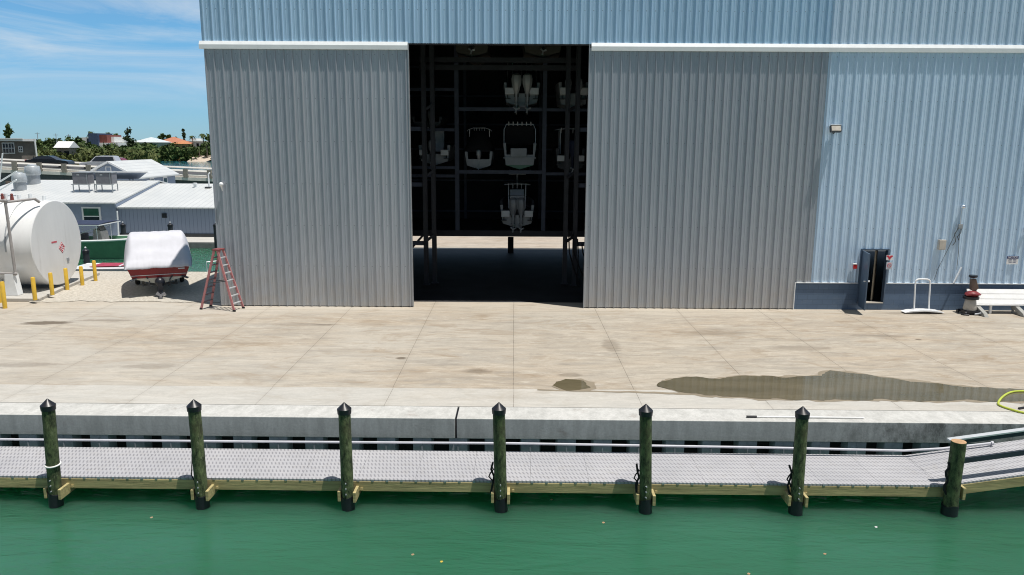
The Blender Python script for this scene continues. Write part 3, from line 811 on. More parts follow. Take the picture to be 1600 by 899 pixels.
il.box(XL + 0.17, XR - 0.17, YB - 0.03, YB - 0.004, 0.94, ZR - 0.02)
il.pieces('shade_toned_interior_liner', M['shade_toned_liner'], bd, world=True)
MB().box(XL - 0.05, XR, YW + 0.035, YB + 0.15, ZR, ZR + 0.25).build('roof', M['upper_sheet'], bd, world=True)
MB().box(XL + 0.17, XR - 0.17, YW + 0.24, YB - 0.04, ZR - 0.06, ZR - 0.004).build('shade_toned_roof_liner', M['shade_toned_liner'], bd, world=True)
gt = MB()
for z in (2.4, 4.2, 6.0, 7.4, 9.0, 10.6, 12.2):
    gt.box(XL + 0.2, XR - 0.2, YB - 0.16, YB - 0.035, z, z + 0.10)
gt.pieces('girt', M['rack_steel'], bd, world=True)
ps = MB()
for px in (533, 798, 1063):
    p = atY(px, 376, YB - 0.35); ps.box(p.x - 0.17, p.x + 0.17, YB - 0.42, YB - 0.2, 0, 0.94)
ps.pieces('wall_post', M['rack_dark'], bd, world=True)
# block base, white flashing, doorway
bb = MB(); bb.box(xn, dx0 - 0.05, YW - 0.006, YW + 0.011, 0.0, zk - 0.03); bb.box(dx1 + 0.05, XR, YW - 0.006, YW + 0.011, 0, zk - 0.03)
bb.box(dx0 - 0.048, dx1 + 0.048, YW - 0.006, YW + 0.20, 0.0, dz0 - 0.02)
bb.pieces('block_base', M['blockblue'], bd, world=True)
fl = MB(); fl.box(xn - 0.03, dx0 - 0.06, YW - 0.058, YW + 0.01, zk - 0.028, zk + 0.004); fl.box(dx1 + 0.06, XR, YW - 0.058, YW + 0.01, zk - 0.028, zk + 0.004)
fl.box(xn - 0.03, xn - 0.002, YW - 0.058, YW + 0.01, 0.0, zk - 0.03)
fl.pieces('flashing', M['trim_white'], bd, world=True)
fr = MB()
fr.box(dx0 - 0.048, dx0, YW - 0.05, YW + 0.16, dz0, dz1); fr.box(dx1, dx1 + 0.048, YW - 0.05, YW + 0.16, dz0, dz1); fr.box(dx0 - 0.048, dx1 + 0.048, YW - 0.05, YW + 0.16, dz1 + 0.002, dz1 + 0.048)
fr.pieces('door_frame', M['door_blue'], bd, world=True)
MB().box(dx0, dx1, YW - 0.06, YW + 0.2, dz0 - 0.018, dz0 + 0.015).build('door_sill', M['beige'], bd, world=True)
wd = dx1 - dx0
leaf = empty('door', (dx0 - bd.location.x, -0.05, 0), -math.radians(101), parent=bd)
leafm = MB().box(0.0, wd, -0.0, 0.045, dz0 + 0.02 - 0.12, dz1 - 0.01).build('door_leaf', M['door_blue'], leaf, bevel=0.004)
hd = MB(); hd.cyl((wd - 0.08, -0.03, dz0 + 1.02), (wd - 0.08, -0.09, dz0 + 1.02), 0.028, n=10); hd.cyl((wd - 0.08, 0.07, dz0 + 1.02), (wd - 0.08, 0.12, dz0 + 1.02), 0.028, n=10); hd.cyl((wd - 0.08, -0.05, dz0 + 1.02), (wd - 0.08, 0.07, dz0 + 1.02), 0.012, n=8)
hd.build('door_handle', M['alu'], leaf, smooth=40)
ind = empty('inner_door', (dx1 - 0.30 - bd.location.x, 0.26, 0), math.radians(61), parent=bd)
MB().box(0, 0.85, 0, 0.05, dz0 + 0.02, dz1 - 0.06).build('door_leaf', mat('tan door leaf', (0.34, 0.29, 0.21), 0.6), ind)

# ------------------------------------------------------------------ things fixed to the front wall
def wallbox(mb, p, w_, h_, d_, y=None):
    y = YW - 0.056 if y is None else y
    return mb.box(p.x - w_ / 2, p.x + w_ / 2, y - d_, y, p.z - h_ / 2, p.z + h_ / 2)
p = W(1301, 202); fz = empty('flood_light', (p.x, YW - 0.06, p.z), 0, 'square dark floodlight on the blue wall beside the grey door panel', 'floodlight')
Mx = Matrix.Translation((0, -0.20, 0)) @ Matrix.Rotation(math.radians(-22), 4, 'X')
MB().box(-0.20, 0.20, -0.07, 0.07, -0.12, 0.12, Mx).build('lamp_housing', M['dark_metal'], fz, bevel=0.01)
MB().box(-0.17, 0.17, -0.078, -0.071, -0.095, 0.095, Mx).build('lamp_lens', M['beige'], fz)
MB().box(-0.20, 0.20, -0.09, 0.06, 0.122, 0.135, Mx).build('visor', M['trim_white'], fz)
MB().box(-0.11, 0.11, -0.15, 0.0, -0.06, 0.06).build('mount_box', M['dark_metal'], fz, bevel=0.01)
MB().bar((0, -0.16, -0.05), (0, -0.04, -0.16), 0.05, 0.05).build('bracket', M['dark_metal'], fz)
p = W(1469, 382); jb = empty('junction_box', (p.x, YW - 0.042, p.z), 0, 'beige electrical box on the blue wall left of the hanging cables', 'electrical box')
MB().box(-0.135, 0.135, -0.13, 0, -0.19, 0.19).build('box_body', M['beige'], jb, bevel=0.01)
MB().box(-0.12, 0.12, -0.142, -0.131, -0.17, 0.17).build('box_cover', M['beige'], jb, bevel=0.004)
p = W(1502, 325); wl = empty('wall_light', (p.x, YW - 0.04, p.z), 0, 'small silver wall lamp with box and dangling cables beneath it', 'wall lamp')
MB().ball((0.0, -0.09, 0.05), (0.085, 0.085, 0.075)).build('lamp_head', mat('polished steel', (0.75, 0.77, 0.8), 0.12, metal=0.9, var=0.02), wl, smooth=80)
MB().box(-0.08, 0.08, -0.07, 0, -0.80, -0.62).build('outlet_box', M['grey_metal'], wl, bevel=0.008)
MB().tube([(0.0, -0.02, -0.02), (-0.02, -0.03, -0.3), (0, -0.02, -0.62)], 0.014, 6).build('conduit', M['alu'], wl)
cb = MB()
cb.tube([(-0.05, -0.05, -0.75), (-0.2, -0.06, -1.0), (-0.13, -0.06, -1.3), (-0.22, -0.05, -1.45)], 0.014, 6)
cb.tube([(0.0, -0.05, -0.8), (0.0, -0.06, -1.2), (0.04, -0.05, -1.7), (0.05, -0.05, -2.4)], 0.010, 6)
cb.tube([(-0.08, -0.05, -0.75), (-0.35, -0.05, -1.5), (-0.7, -0.05, -2.4), (-0.78, -0.05, -2.8)], 0.009, 6)
cb.tube([(0.05, -0.05, -0.78), (0.03, -0.07, -0.95), (-0.08, -0.06, -1.1), (0.0, -0.05, -1.25)], 0.014, 6)
cb.build('cable', M['dark_metal'], wl)
p0, p1 = W(1484, 441), W(1501, 417)
tag(MB().bar((p0.x, YW - 0.25, p0.z), (p1.x, YW - 0.06, p1.z), 0.045, 0.045).build('stick', M['alu']), 'pale stick leaning on the wall behind the floor machine', 'stick')
p = W(1601, 359); fx2 = empty('wall_fixture', (p.x, YW - 0.04, p.z), 0, 'small pale fixture on the blue wall at the right edge', 'fixture')
MB().box(-0.07, 0.07, -0.12, 0, -0.04, 0.06).build('fixture_body', M['alu'], fx2, bevel=0.01)
MB().cyl((0, -0.06, -0.04), (0, -0.06, -0.12), 0.03).build('fixture_tip', M['alu'], fx2)

def text_mesh(body, size, name, mat_, parent, loc, rot=(PI / 2, 0, 0), ext=0.002):
    cu = bpy.data.curves.new(name, 'FONT'); cu.body = body; cu.size = size; cu.align_x = 'CENTER'; cu.align_y = 'CENTER'; cu.extrude = ext
    tmp = bpy.data.objects.new(name + '_tmp', cu); col.objects.link(tmp)
    dg = bpy.context.evaluated_depsgraph_get(); me = bpy.data.meshes.new_from_object(tmp.evaluated_get(dg))
    bpy.data.objects.remove(tmp); bpy.data.curves.remove(cu)
    me.name = name; me.materials.clear(); me.materials.append(mat_)
    o = bpy.data.objects.new(name, me); col.objects.link(o)
    o.location = loc; o.rotation_euler = rot
    if parent is not None: o.parent = parent
    return o
M['navyp'] = mat('navy sign paint', (0.02, 0.03, 0.14), 0.4, var=0.03)
M['signw'] = mat('white sign face', (0.78, 0.78, 0.78), 0.4, var=0.03)
M['signr'] = mat('red sign ink', (0.6, 0.03, 0.06), 0.4, var=0.03)
M['ink'] = mat('grey sign ink', (0.3, 0.3, 0.36), 0.5, var=0.03)
p = W(1580.5, 406.5); sg = empty('notice_sign', (p.x, YW - 0.046, p.z), 0, 'white notice sign with a navy header on the blue wall', 'sign')
MB().box(-0.225, 0.225, -0.012, 0, -0.16, 0.16).build('sign_board', M['signw'], sg)
MB().box(-0.225, 0.225, -0.016, -0.0125, 0.06, 0.16).build('sign_header', M['navyp'], sg)
text_mesh('NOTICE', 0.10, 'header_text', M['signw'], sg, (0, -0.019, 0.11))
ln_ = MB()
for z, w_ in ((0.02, 0.30), (-0.03, 0.34), (-0.08, 0.28)):
    for q in range(9):
        if (q * 7 + int(z * 100)) % 5: ln_.box(-w_ / 2 + q * w_ / 9, -w_ / 2 + (q + 0.72) * w_ / 9, -0.015, -0.0125, z - 0.012, z + 0.012)
ln_.build('sign_writing', M['navyp'], sg)
p = W(1389, 402.5); sg = empty('warning_sign', (p.x, YW - 0.046, p.z), 0, 'small white sign with a red arrow mark right of the open door', 'sign')
MB().box(-0.13, 0.13, -0.010, 0, -0.10, 0.10).build('sign_board', M['signw'], sg)
ar = MB(); ar.prism([(-0.12, -0.0125, 0.085), (-0.03, -0.0125, 0.085), (0.0, -0.0125, 0.03), (0.03, -0.0125, 0.085), (0.12, -0.0125, 0.085), (0.12, -0.0125, 0.045), (0.05, -0.0125, -0.01), (0.03, -0.0125, -0.075), (-0.03, -0.0125, -0.075), (-0.05, -0.0125, -0.01), (-0.12, -0.0125, 0.045)], (0, 0.002, 0))
ar.build('sign_mark', M['signr'], sg)
p = W(1388.5, 414.5); sg = empty('prohibition_sign', (p.x, YW - 0.046, p.z), 0, 'small white sign with a thin red ring below the red-marked sign', 'sign')
MB().box(-0.12, 0.12, -0.010, 0, -0.16, 0.13).build('sign_board', mat('faded sign face', (0.55, 0.58, 0.64), 0.5, var=0.03), sg)
rg_ = MB(); rg_.tube([(0.075 * math.cos(2 * PI * q / 24), -0.012, 0.075 * math.sin(2 * PI * q / 24)) for q in range(25)], 0.008, 5); rg_.bar((-0.05, -0.012, 0.05), (0.05, -0.012, -0.05), 0.012, 0.006)
rg_.build('sign_mark', M['signr'], sg)
p = W(1334.5, 415.5); fa = empty('fire_alarm', (p.x, YW - 0.042, p.z), 0, 'red fire alarm box on the blue wall left of the open door', 'fire alarm')
MB().box(-0.07, 0.07, -0.09, 0, -0.10, 0.06).build('alarm_box', M['red_paint'], fa, bevel=0.01)
MB().box(-0.09, 0.05, -0.10, 0, 0.062, 0.11).build('alarm_strobe', M['signw'], fa, bevel=0.01)
p = W(348, 288); dc = empty('dome_camera', (p.x, YW - 0.04, p.z), 0, 'white dome camera on the left edge of the grey door panel', 'camera')
MB().ball((0, -0.12, 0.0), 0.085).build('camera_dome', M['white_gel'], dc, smooth=80)
MB().cyl((0, -0.10, -0.05), (0, -0.03, -0.25), 0.045, 0.015).build('camera_arm', M['white_gel'], dc, smooth=40)
p = W(337.5, 273); fz = empty('corner_light', (p.x + 0.08, YW + 0.12, p.z), 0, 'white corner floodlight sticking out from the left end of the building', 'floodlight')
MB().ball((-0.07, 0, 0.06), 0.08).build('sensor', M['white_gel'], fz, smooth=80)
MB().box(-0.26, -0.02, -0.1, 0.1, -0.05, 0.02).build('lamp_visor', M['white_gel'], fz, bevel=0.01)
MB().box(-0.22, -0.04, -0.08, 0.08, -0.20, -0.052).build('lamp_housing', M['black'], fz, bevel=0.01)

# ------------------------------------------------------------------ boats (bow towards +y of the boat, keel at z = 0)
def hull_rings(L_, B, D, n=14, flare=0.1):
    st_ = []
    for i in range(n):
        t_ = i / (n - 1)
        bw_ = B / 2 * (0.93 + 0.07 * math.sin(min(1, t_ / 0.45) * PI / 2)) * (1 - max(0, (t_ - 0.42) / 0.58) ** 2.3)
        bw_ = max(bw_, 0.03)
        kz = 0.62 * D * max(0, (t_ - 0.68) / 0.32) ** 2.0
        cz = kz + min(0.36 * D, (0.30 + 0.5 * max(0, t_ - 0.5)) * 0.8 * bw_ + 0.02)
        sz = D * (1 + 0.16 * t_ * t_)
        cz = min(cz, sz - 0.05)
        st_.append((t_ * L_, bw_, kz, cz, sz))
    return st_
def make_hull(root, L_, B, D, m_side, m_bot, m_in, cockpit=True):
    S_ = hull_rings(L_, B, D)
    bot = [[Vector(q) for q in ((0, y, kz), (0.84 * b_, y, cz - 0.002), (-0.84 * b_, y, cz - 0.002))] for y, b_, kz, cz, sz in S_]
    MB().loft(bot).build('hull_bottom', m_bot, root)
    dep = 0.42 * D
    side = []
    for y, b_, kz, cz, sz in S_:
        bi = max(b_ - 0.14, 0.01); zi = max(sz - dep, cz + 0.04) if cockpit else sz + 0.03
        side.append([Vector(q) for q in ((-0.84 * b_, y, cz), (0.84 * b_, y, cz), (b_, y, sz), (b_ - 0.02 if b_ > 0.1 else b_, y, sz + 0.035), (bi, y, sz + 0.04), (bi * 0.97, y, zi), (-bi * 0.97, y, zi), (-bi, y, sz + 0.04), (-(b_ - 0.02) if b_ > 0.1 else -b_, y, sz + 0.035), (-b_, y, sz))])
    MB().loft(side).build('hull_side', m_side, root)
    return S_
def outboard(root, x, y, z, s=1.0, m_cowl=None):
    m_cowl = m_cowl or M['white_gel']
    o = empty('outboard', (x, y, z), 0, parent=root)
    def rr(hw, hd, zz, yc):
        c_ = 0.45
        return [Vector((sx * hw * s, yc * s + sy * hd * s, zz * s)) for sx, sy in ((-1, -c_), (-c_, -1), (c_, -1), (1, -c_), (1, c_), (c_, 1), (-c_, 1), (-1, c_))]
    MB().loft([rr(0.075, 0.10, 0.0, -0.16), rr(0.13, 0.16, 0.16, -0.18), rr(0.20, 0.25, 0.40, -0.20), (rr(0.215, 0.28, 0.62, -0.20)), rr(0.19, 0.26, 0.78, -0.18), rr(0.12, 0.18, 0.86, -0.15)]).build('cowling', m_cowl, o, smooth=35)
    md = MB(); md.loft([rr(0.05, 0.10, -0.62, -0.16), rr(0.06, 0.12, -0.3, -0.16), rr(0.07, 0.10, 0.0, -0.16)])
    md.box(-0.10 * s, 0.10 * s, -0.40 * s, 0.02 * s, -0.44 * s, -0.42 * s)
    md.loft([[Vector((r_ * s * math.cos(2 * PI * k_ / 10), yy * s, (-0.66 + r_ * math.sin(2 * PI * k_ / 10)) * s)) for k_ in range(10)] for yy, r_ in ((-0.42, 0.05), (-0.3, 0.065), (-0.1, 0.065), (0.06, 0.02))])
    md.prism([(-0.008 * s, -0.3 * s, -0.7 * s), (-0.008 * s, -0.06 * s, -0.7 * s), (-0.008 * s, -0.22 * s, -0.88 * s)], (0.016 * s, 0, 0))
    md.build('midsection', m_cowl, o, smooth=35)
    pr = MB(); pr.cyl((0, -0.50 * s, -0.66 * s), (0, -0.42 * s, -0.66 * s), 0.04 * s, n=10)
    for q in range(3):
        a = 2 * PI * q / 3 + 0.4
        d = Vector((math.cos(a), 0, math.sin(a))); e = Vector((-math.sin(a), 0, math.cos(a)))
        c_ = Vector((0, -0.46 * s, -0.66 * s))
        pr.prism([c_ + d * 0.03 * s - e * 0.03 * s, c_ + d * 0.16 * s - e * 0.06 * s + Vector((0, .02 * s, 0)), c_ + d * 0.17 * s + e * 0.03 * s - Vector((0, .02 * s, 0)), c_ + d * 0.03 * s + e * 0.03 * s], (0, 0.012 * s, 0))
    pr.build('propeller', M['grey_metal'], o)
    MB().box(-0.11 * s, 0.11 * s, -0.03 * s, 0.10 * s, -0.12 * s, 0.26 * s).build('motor_bracket', M['dark_metal'], o)
    return o
def t_top(root, zg, B, y0, y1, h, mroof, dx=0.0, rods=5):
    hw = B * 0.30
    tp = empty('t_top', (dx, 0, 0), 0, parent=root)
    fr_ = MB()
    for sx in (-1, 1):
        for y in (y0 + 0.4, y1 - 0.4):
            fr_.tube([(sx * hw, y, zg - 0.25), (sx * hw, y, zg + h * 0.5), (sx * hw * 1.02, y, zg + h)], 0.025, 6)
        fr_.tube([(sx * hw, y0 + 0.4, zg + h * 0.96), (sx * hw, y1 - 0.4, zg + h * 0.96)], 0.022, 6)
        fr_.tube([(sx * hw, y0 + 0.4, zg + h * 0.3), (sx * hw, y1 - 0.4, zg + h * 0.85)], 0.02, 6)
    fr_.build('frame', M['alu'], tp)
    W_ = B * 0.46
    MB().loft([[Vector((x, y, zg + h + dz_)) for x, dz_ in ((-W_, 0), (-W_ * 0.5, 0.03), (0, 0.045), (W_ * 0.5, 0.03), (W_, 0), (W_, 0.035), (W_ * .5, 0.075), (0, 0.09), (-W_ * .5, 0.075), (-W_, 0.035))] for y in (y0, (y0 + y1) / 2, y1)]).build('canopy', mroof, tp)
    if rods:
        rd = MB()
        for q in range(rods):
            x = -hw + 2 * hw * q / (rods - 1)
            rd.tube([(x, y0 - 0.02, zg + h - 0.16), (x, y0 - 0.10, zg + h + 0.10)], 0.026, 6)
        rd.build('rod_holder', M['alu'], tp)
def console(root, zg, y, hw=0.45, h=0.75, m_=None):
    cs = empty('console', (0, y, 0), 0, parent=root)
    MB().prism([(-hw, 0, zg - 0.35), (-hw, 0.75, zg - 0.35), (-hw, 0.6, zg + h * 0.75), (-hw, 0.15, zg + h)], (2 * hw, 0, 0)).build('console_body', m_ or M['white_gel'], cs, bevel=0.03)
    MB().prism([(-hw * .8, 0.55, zg + h * 0.8), (-hw * .8, 0.58, zg + h * 0.8), (-hw * .8, 0.35, zg + h * 1.35), (-hw * .8, 0.32, zg + h * 1.35)], (hw * 1.6, 0, 0)).build('windscreen', M['glass'], cs)
def leaning_post(root, zg, y, hw=0.5):
    lp = MB(); lp.box(-hw, hw, y, y + 0.4, zg + 0.28, zg + 0.42); lp.box(-hw, hw, y + 0.05, y + 0.35, zg - 0.3, zg + 0.27)
    lp.build('leaning_seat', M['white_paint'], root, bevel=0.03)
def brackets_transom(root, D, B):
    tm = MB(); tm.box(-B * 0.43, -B * 0.20, -0.35, -0.01, D * 0.52, D * 0.80); tm.box(B * 0.20, B * 0.43, -0.35, -0.01, D * 0.52, D * 0.80)
    tm.pieces('swim_platform', M['white_gel'], root, bevel=0.02)
    tb = MB()
    for s_x in (-1, 1):
        tb.box(s_x * B * 0.36 - 0.14, s_x * B * 0.36 + 0.14, -0.22, -0.005, D * 0.34, D * 0.37); tb.cyl((s_x * B * 0.36, -0.03, D * 0.6), (s_x * B * 0.36, -0.16, D * 0.38), 0.02, n=8)
    tb.pieces('trim_tab', M['dark_metal'], root)

# ------------------------------------------------------------------ steel racks inside
YR = 38.0
R_ = lambda px, py, y=YR: atY(px, py, y)
grp = 'boats stored on the indoor racks'
rk = empty('boat_rack', (R_(780, 300).x, YR, 0), 0, 'dark blue steel rack across the back of the storage hall', 'boat rack')
zb1, zb2, zb3 = R_(780, 364).z, R_(780, 269).z, R_(780, 171).z
zb4 = R_(780, 60).z
cols = [R_(px, 260).x for px in (580, 714, 850, 985)]
for x in cols:
    cl_ = MB(); cl_.box(x - 0.10, x + 0.10, YR, YR + 0.03, zb1, 11.6); cl_.box(x - 0.02, x + 0.02, YR + 0.0299, YR + 0.2011, zb1, 11.6); cl_.box(x - 0.10, x + 0.10, YR + 0.201, YR + 0.23, zb1, 11.6)
    MB().box(x - 0.08, x + 0.08, YB - 0.6, YB - 0.45, zb1, 11.6).build('rear_column', M['rack_steel'], rk, world=True)
    cl_.build('rack_column', M['rack_steel'], rk, world=True)
def bm_(x0, x1, z, th=0.17, y0=YR - 0.05, y1=YR + 0.08):
    MB().box(x0, x1, y0, y1, z - th / 2, z + th / 2).build('rack_beam', M['rack_steel'], rk, world=True)
MB().box(cols[0], cols[3], YR - 0.06, YR + 0.24, zb1 - 0.16, zb1 + 0.12).build('bottom_girder', M['rack_dark'], rk, world=True)
MB().box(cols[0], cols[3], YR + 0.25, YB - 0.42, zb1 - 0.02, zb1 + 0.06).build('bottom_deck', M['rack_dark'], rk, world=True)
for z in (zb2, zb3): bm_(cols[1] + 0.11, cols[2] - 0.11, z)
for py in (140, 203, 262, 275): bm_(cols[0] + 0.11, cols[1] - 0.11, R_(680, py).z, 0.14)
for py in (172, 272): bm_(cols[2] + 0.11, cols[3] - 0.11, R_(880, py).z, 0.14)
bn = MB()
for px in (735, 762, 797, 828): 
    for z in (zb2, zb3):
        x = R_(px, 260).x; bn.box(x - 0.06, x + 0.06, YR + 0.09, YB - 0.45, z - 0.05, z + 0.11)
bn.pieces('bunk', M['rack_dark'], rk, world=True)
# rack legs at both sides of the aisle, nearer the doorway
for pxs, lab in (((664, 676), 'dark rack frame standing left inside the doorway'), ((885.5, 900), 'dark rack frame standing right inside the doorway')):
    Yq = 34.2
    xs_ = [atY(px, 300, Yq).x for px in pxs]
    fr_ = empty('rack_frame', (xs_[0], Yq, 0), 0, lab, 'rack frame')
    sgn = -1 if pxs[0] < 800 else 1
    for j, x in enumerate(xs_):
        yy = Yq + (0.35 if (j == 0) == (sgn > 0) else 0.0)
        c_ = MB(); c_.box(x - 0.10, x - 0.07, yy, yy + 0.2, 0, 12); c_.box(x + 0.07, x + 0.10, yy, yy + 0.2, 0, 12); c_.box(x - 0.069, x + 0.069, yy + 0.02, yy + 0.05, 0, 12)
        c_.build('rack_column', M['rack_dark'], fr_, world=True)
        MB().box(x - 0.17, x + 0.17, yy - 0.08, yy + 0.28, 0.0, 0.025).build('foot_plate', M['rack_dark'], fr_, world=True)
    for z in (2.0, 4.9, 7.8, 10.6):
        MB().bar((xs_[0], Yq + 0.1, z), (xs_[1], Yq + 0.3, z + 0.25), 0.06, 0.12).build('cross_tie', M['rack_dark'], fr_, world=True)
    for z in (1.9, 4.55, 7.0):
        MB().box(min(xs_) - 3.2 if sgn < 0 else max(xs_) + 0.1, min(xs_) - 0.1 if sgn < 0 else max(xs_) + 3.2, Yq + 0.1, Yq + 0.25, z - 0.09, z + 0.09).build('rack_beam', M['rack_steel'], fr_, world=True)
    if sgn < 0:
        MB().bar((xs_[0] - 0.1, Yq + 0.2, 2.3), (xs_[0] - 2.0, Yq + 0.2, 0.2), 0.1, 0.1).build('diagonal_brace', M['rack_dark'], fr_, world=True)
hs = MB(); xh0 = atY(893, 400, 33.9).x
for q, (a, b_) in enumerate(((-0.15, 0.4), (0.05, 0.75), (0.25, 0.3), (0.45, 1.15))):
    hs.tube([(xh0 + a, 33.9, 2.6 - 0.2 * q), (xh0 + a + 0.04, 33.8, 1.6), (xh0 + (a + b_) / 2 * 1.0, 33.75, 0.8), (xh0 + b_, 33.7, 0.06)], 0.03, 6)
hs.tube([(xh0 + 0.8, 33.9, 2.4), (xh0 + 0.62, 33.85, 1.9), (xh0 + 0.75, 33.8, 1.5)], 0.03, 6)
tag(hs.build('hanging_hose', M['black_matte'], smooth=60), 'black hoses hanging on the right rack frame above the floor', 'hose')
tbm = empty('overhead_girder', (0, 35.8, 10), 0, 'pair of dark overhead beams carrying two boats above the doorway', 'girder')
for py in (94, 106):
    z = atY(780, py, 35.8).z
    MB().box(atY(655, py, 35.8).x, atY(902, py, 35.8).x, 35.75, 35.95, z - 0.11, z + 0.11).build('beam', M['rack_dark'], tbm, world=True)
zg_ = atY(780, 91, 35.8).z
def place(name, px, zkeel, y, lab, cat='boat'):
    return empty(name, (R_(px, 250, y).x, y, zkeel), 0, lab, cat, grp)
def px2m(n, y): return n * (y + 0.6) / FPX
# high pair seen from below
for px, wpx, lab in ((738, 58, 'beige hull on the overhead beams, left of two high boats'), (846, 66, 'beige hull on the overhead beams, right of two high boats')):
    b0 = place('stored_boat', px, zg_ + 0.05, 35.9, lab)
    make_hull(b0, 6.2, px2m(wpx, 36), 1.25, bpy.data.materials.get('shade-dimmed cream hull side') or mat('shade-dimmed cream hull side', (0.07, 0.066, 0.055), 0.7), mat('shade-dimmed cream hull bottom', (0.09, 0.083, 0.07), 0.7), M['stored_white'])  # cream taken nearly to black to paint in the gloom under the roof
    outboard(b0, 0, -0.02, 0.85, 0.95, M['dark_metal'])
# A : twin white motors
z_of = lambda py, y=YR: R_(780, py, y).z
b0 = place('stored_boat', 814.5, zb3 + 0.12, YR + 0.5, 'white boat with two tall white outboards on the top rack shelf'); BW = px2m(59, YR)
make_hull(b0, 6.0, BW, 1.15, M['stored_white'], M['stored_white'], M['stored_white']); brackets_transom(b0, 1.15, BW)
for x in (-0.27, 0.27): outboard(b0, x, -0.10, 0.62, 1.12, mat('white outboard cowl', (0.48, 0.50, 0.51), 0.3, var=0.1) if x < 0 else bpy.data.materials['white outboard cowl'])
rdm = MB()
for q in range(7): rdm.tube([(-0.75 + 0.25 * q, 1.4, 1.0), (-0.70 + 0.235 * q, 1.2, 2.3)], 0.012, 5)
rdm.build('rod_holder', M['grey_metal'], b0)
# B : black covered boat
b0 = place('stored_boat', 748, zb2 + 0.12, YR + 0.3, 'white-hulled boat under a black cover with a bent arch on the middle shelf'); BW = px2m(46, YR)
make_hull(b0, 6.0, BW, 0.85, M['stored_white'], M['stored_white'], M['stored_white'])
S_ = [(-0.02, 0.0), (0.35, 0.75), (1.0, 1.15), (3.0, 1.15), (4.5, 0.5), (5.7, 0.08)]
MB().loft([[Vector((x * BW / 2 * (1 - max(0, (y - 3) / 3.2) ** 2 * 0.9), y, 0.87 + h_ * (1 - abs(x) ** 3) + 0.0)) for x in (-1.02, -0.75, -0.4, 0, 0.4, 0.75, 1.02)] + [Vector((x * BW / 2 * 0.9 * (1 - max(0, (y - 3) / 3.2) ** 2 * 0.9), y, 0.86)) for x in (0.9, 0, -0.9)] for y, h_ in S_]).build('boat_cover', M['black_matte'], b0, smooth=50)
ac = MB(); ac.tube([(-BW * .42, 0.9, 1.88), (-BW * .36, 0.8, 1.95), (-BW * .2, 0.8, 2.03), (BW * .2, 0.8, 2.03), (BW * .36, 0.8, 1.95), (BW * .42, 0.9, 1.88)], 0.02, 6)
for q in range(5): ac.tube([(-0.26 + 0.13 * q, 0.8, 2.02), (-0.26 + 0.13 * q, 0.72, 1.9)], 0.02, 6)
ac.tube([(-BW * .33, 0.85, 1.97), (-BW * .36, 1.1, 0.9)], 0.018, 6); ac.tube([(BW * .33, 0.85, 1.97), (BW * .36, 1.1, 0.9)], 0.018, 6)
ac.build('arch', M['alu'], b0); outboard(b0, 0, 0.15, 0.45, 0.6, M['grey_metal'])
# C : white transom with rod rack
b0 = place('stored_boat', 812, zb2 + 0.12, YR + 0.2, 'boat with wide white transom, green bottom and rod rack on the middle shelf'); BW = px2m(54, YR)
make_hull(b0, 6.2, BW, 1.25, M['stored_white'], M['green_gel'], M['stored_white'])
MB().box(-BW * 0.26, BW * 0.20, -0.14, -0.006, 0.62, 1.05).build('transom_door', M['stored_white'], b0, bevel=0.02)
ac = MB(); hw = BW * 0.45
ac.tube([(-hw, 0.7, 1.2), (-hw, 0.7, 1.95), (-hw * .85, 0.7, 2.22), (hw * .85, 0.7, 2.22), (hw, 0.7, 1.95), (hw, 0.7, 1.2)], 0.022, 6)
for q in range(6): ac.tube([(-hw * .7 + hw * .28 * q, 0.7, 2.16), (-hw * .7 + hw * .28 * q, 0.62, 2.34)], 0.03, 6)
ac.build('rod_rack', M['alu'], b0)
MB().prism([(-hw * .92, 0.9, 1.2), (-hw * .92, 2.4, 1.25), (-hw * .92, 2.2, 2.1), (-hw * .92, 0.9, 2.15)], (hw * 1.84, 0, 0)).build('boat_cover', M['black_matte'], b0, bevel=0.05)
MB().box(-BW * .46, BW * .46, -0.10, -0.004, 0.54, 0.60).build('rub_rail', M['stored_white'], b0)
# D : bottom boat with T-top
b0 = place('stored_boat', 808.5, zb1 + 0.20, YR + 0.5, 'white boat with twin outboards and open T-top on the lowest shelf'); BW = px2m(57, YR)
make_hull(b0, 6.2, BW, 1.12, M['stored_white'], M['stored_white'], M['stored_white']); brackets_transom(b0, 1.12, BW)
for x in (-0.2, 0.2): outboard(b0, x, -0.10, 0.66, 1.02, M['stored_white'])
leaning_post(b0, 1.12, 1.2, 0.38); console(b0, 1.12, 2.2, 0.38, 0.7); t_top(b0, 1.12, BW * 0.8, 1.0, 3.1, 0.98, M['stored_white'])
ra = MB(); ra.box(-0.45, 0.45, 1.6, 1.8, 2.62, 2.66); ra.cyl((0, 1.7, 2.15), (0, 1.7, 2.62), 0.05, n=8); ra.build('radar', M['stored_white'], b0)
# E : left bay
b0 = place('stored_boat', 679, R_(680, 262).z + 0.10, YR + 0.3, 'small white boat with two low motors in the left rack bay'); BW = px2m(52, YR)
make_hull(b0, 5.5, BW, 0.95, M['stored_white'], M['stored_white'], M['stored_white']); brackets_transom(b0, 0.95, BW)
outboard(b0, -0.12, -0.1, 0.6, 0.75, M['stored_white']); console(b0, 1.0, 1.4, 0.35, 0.75)
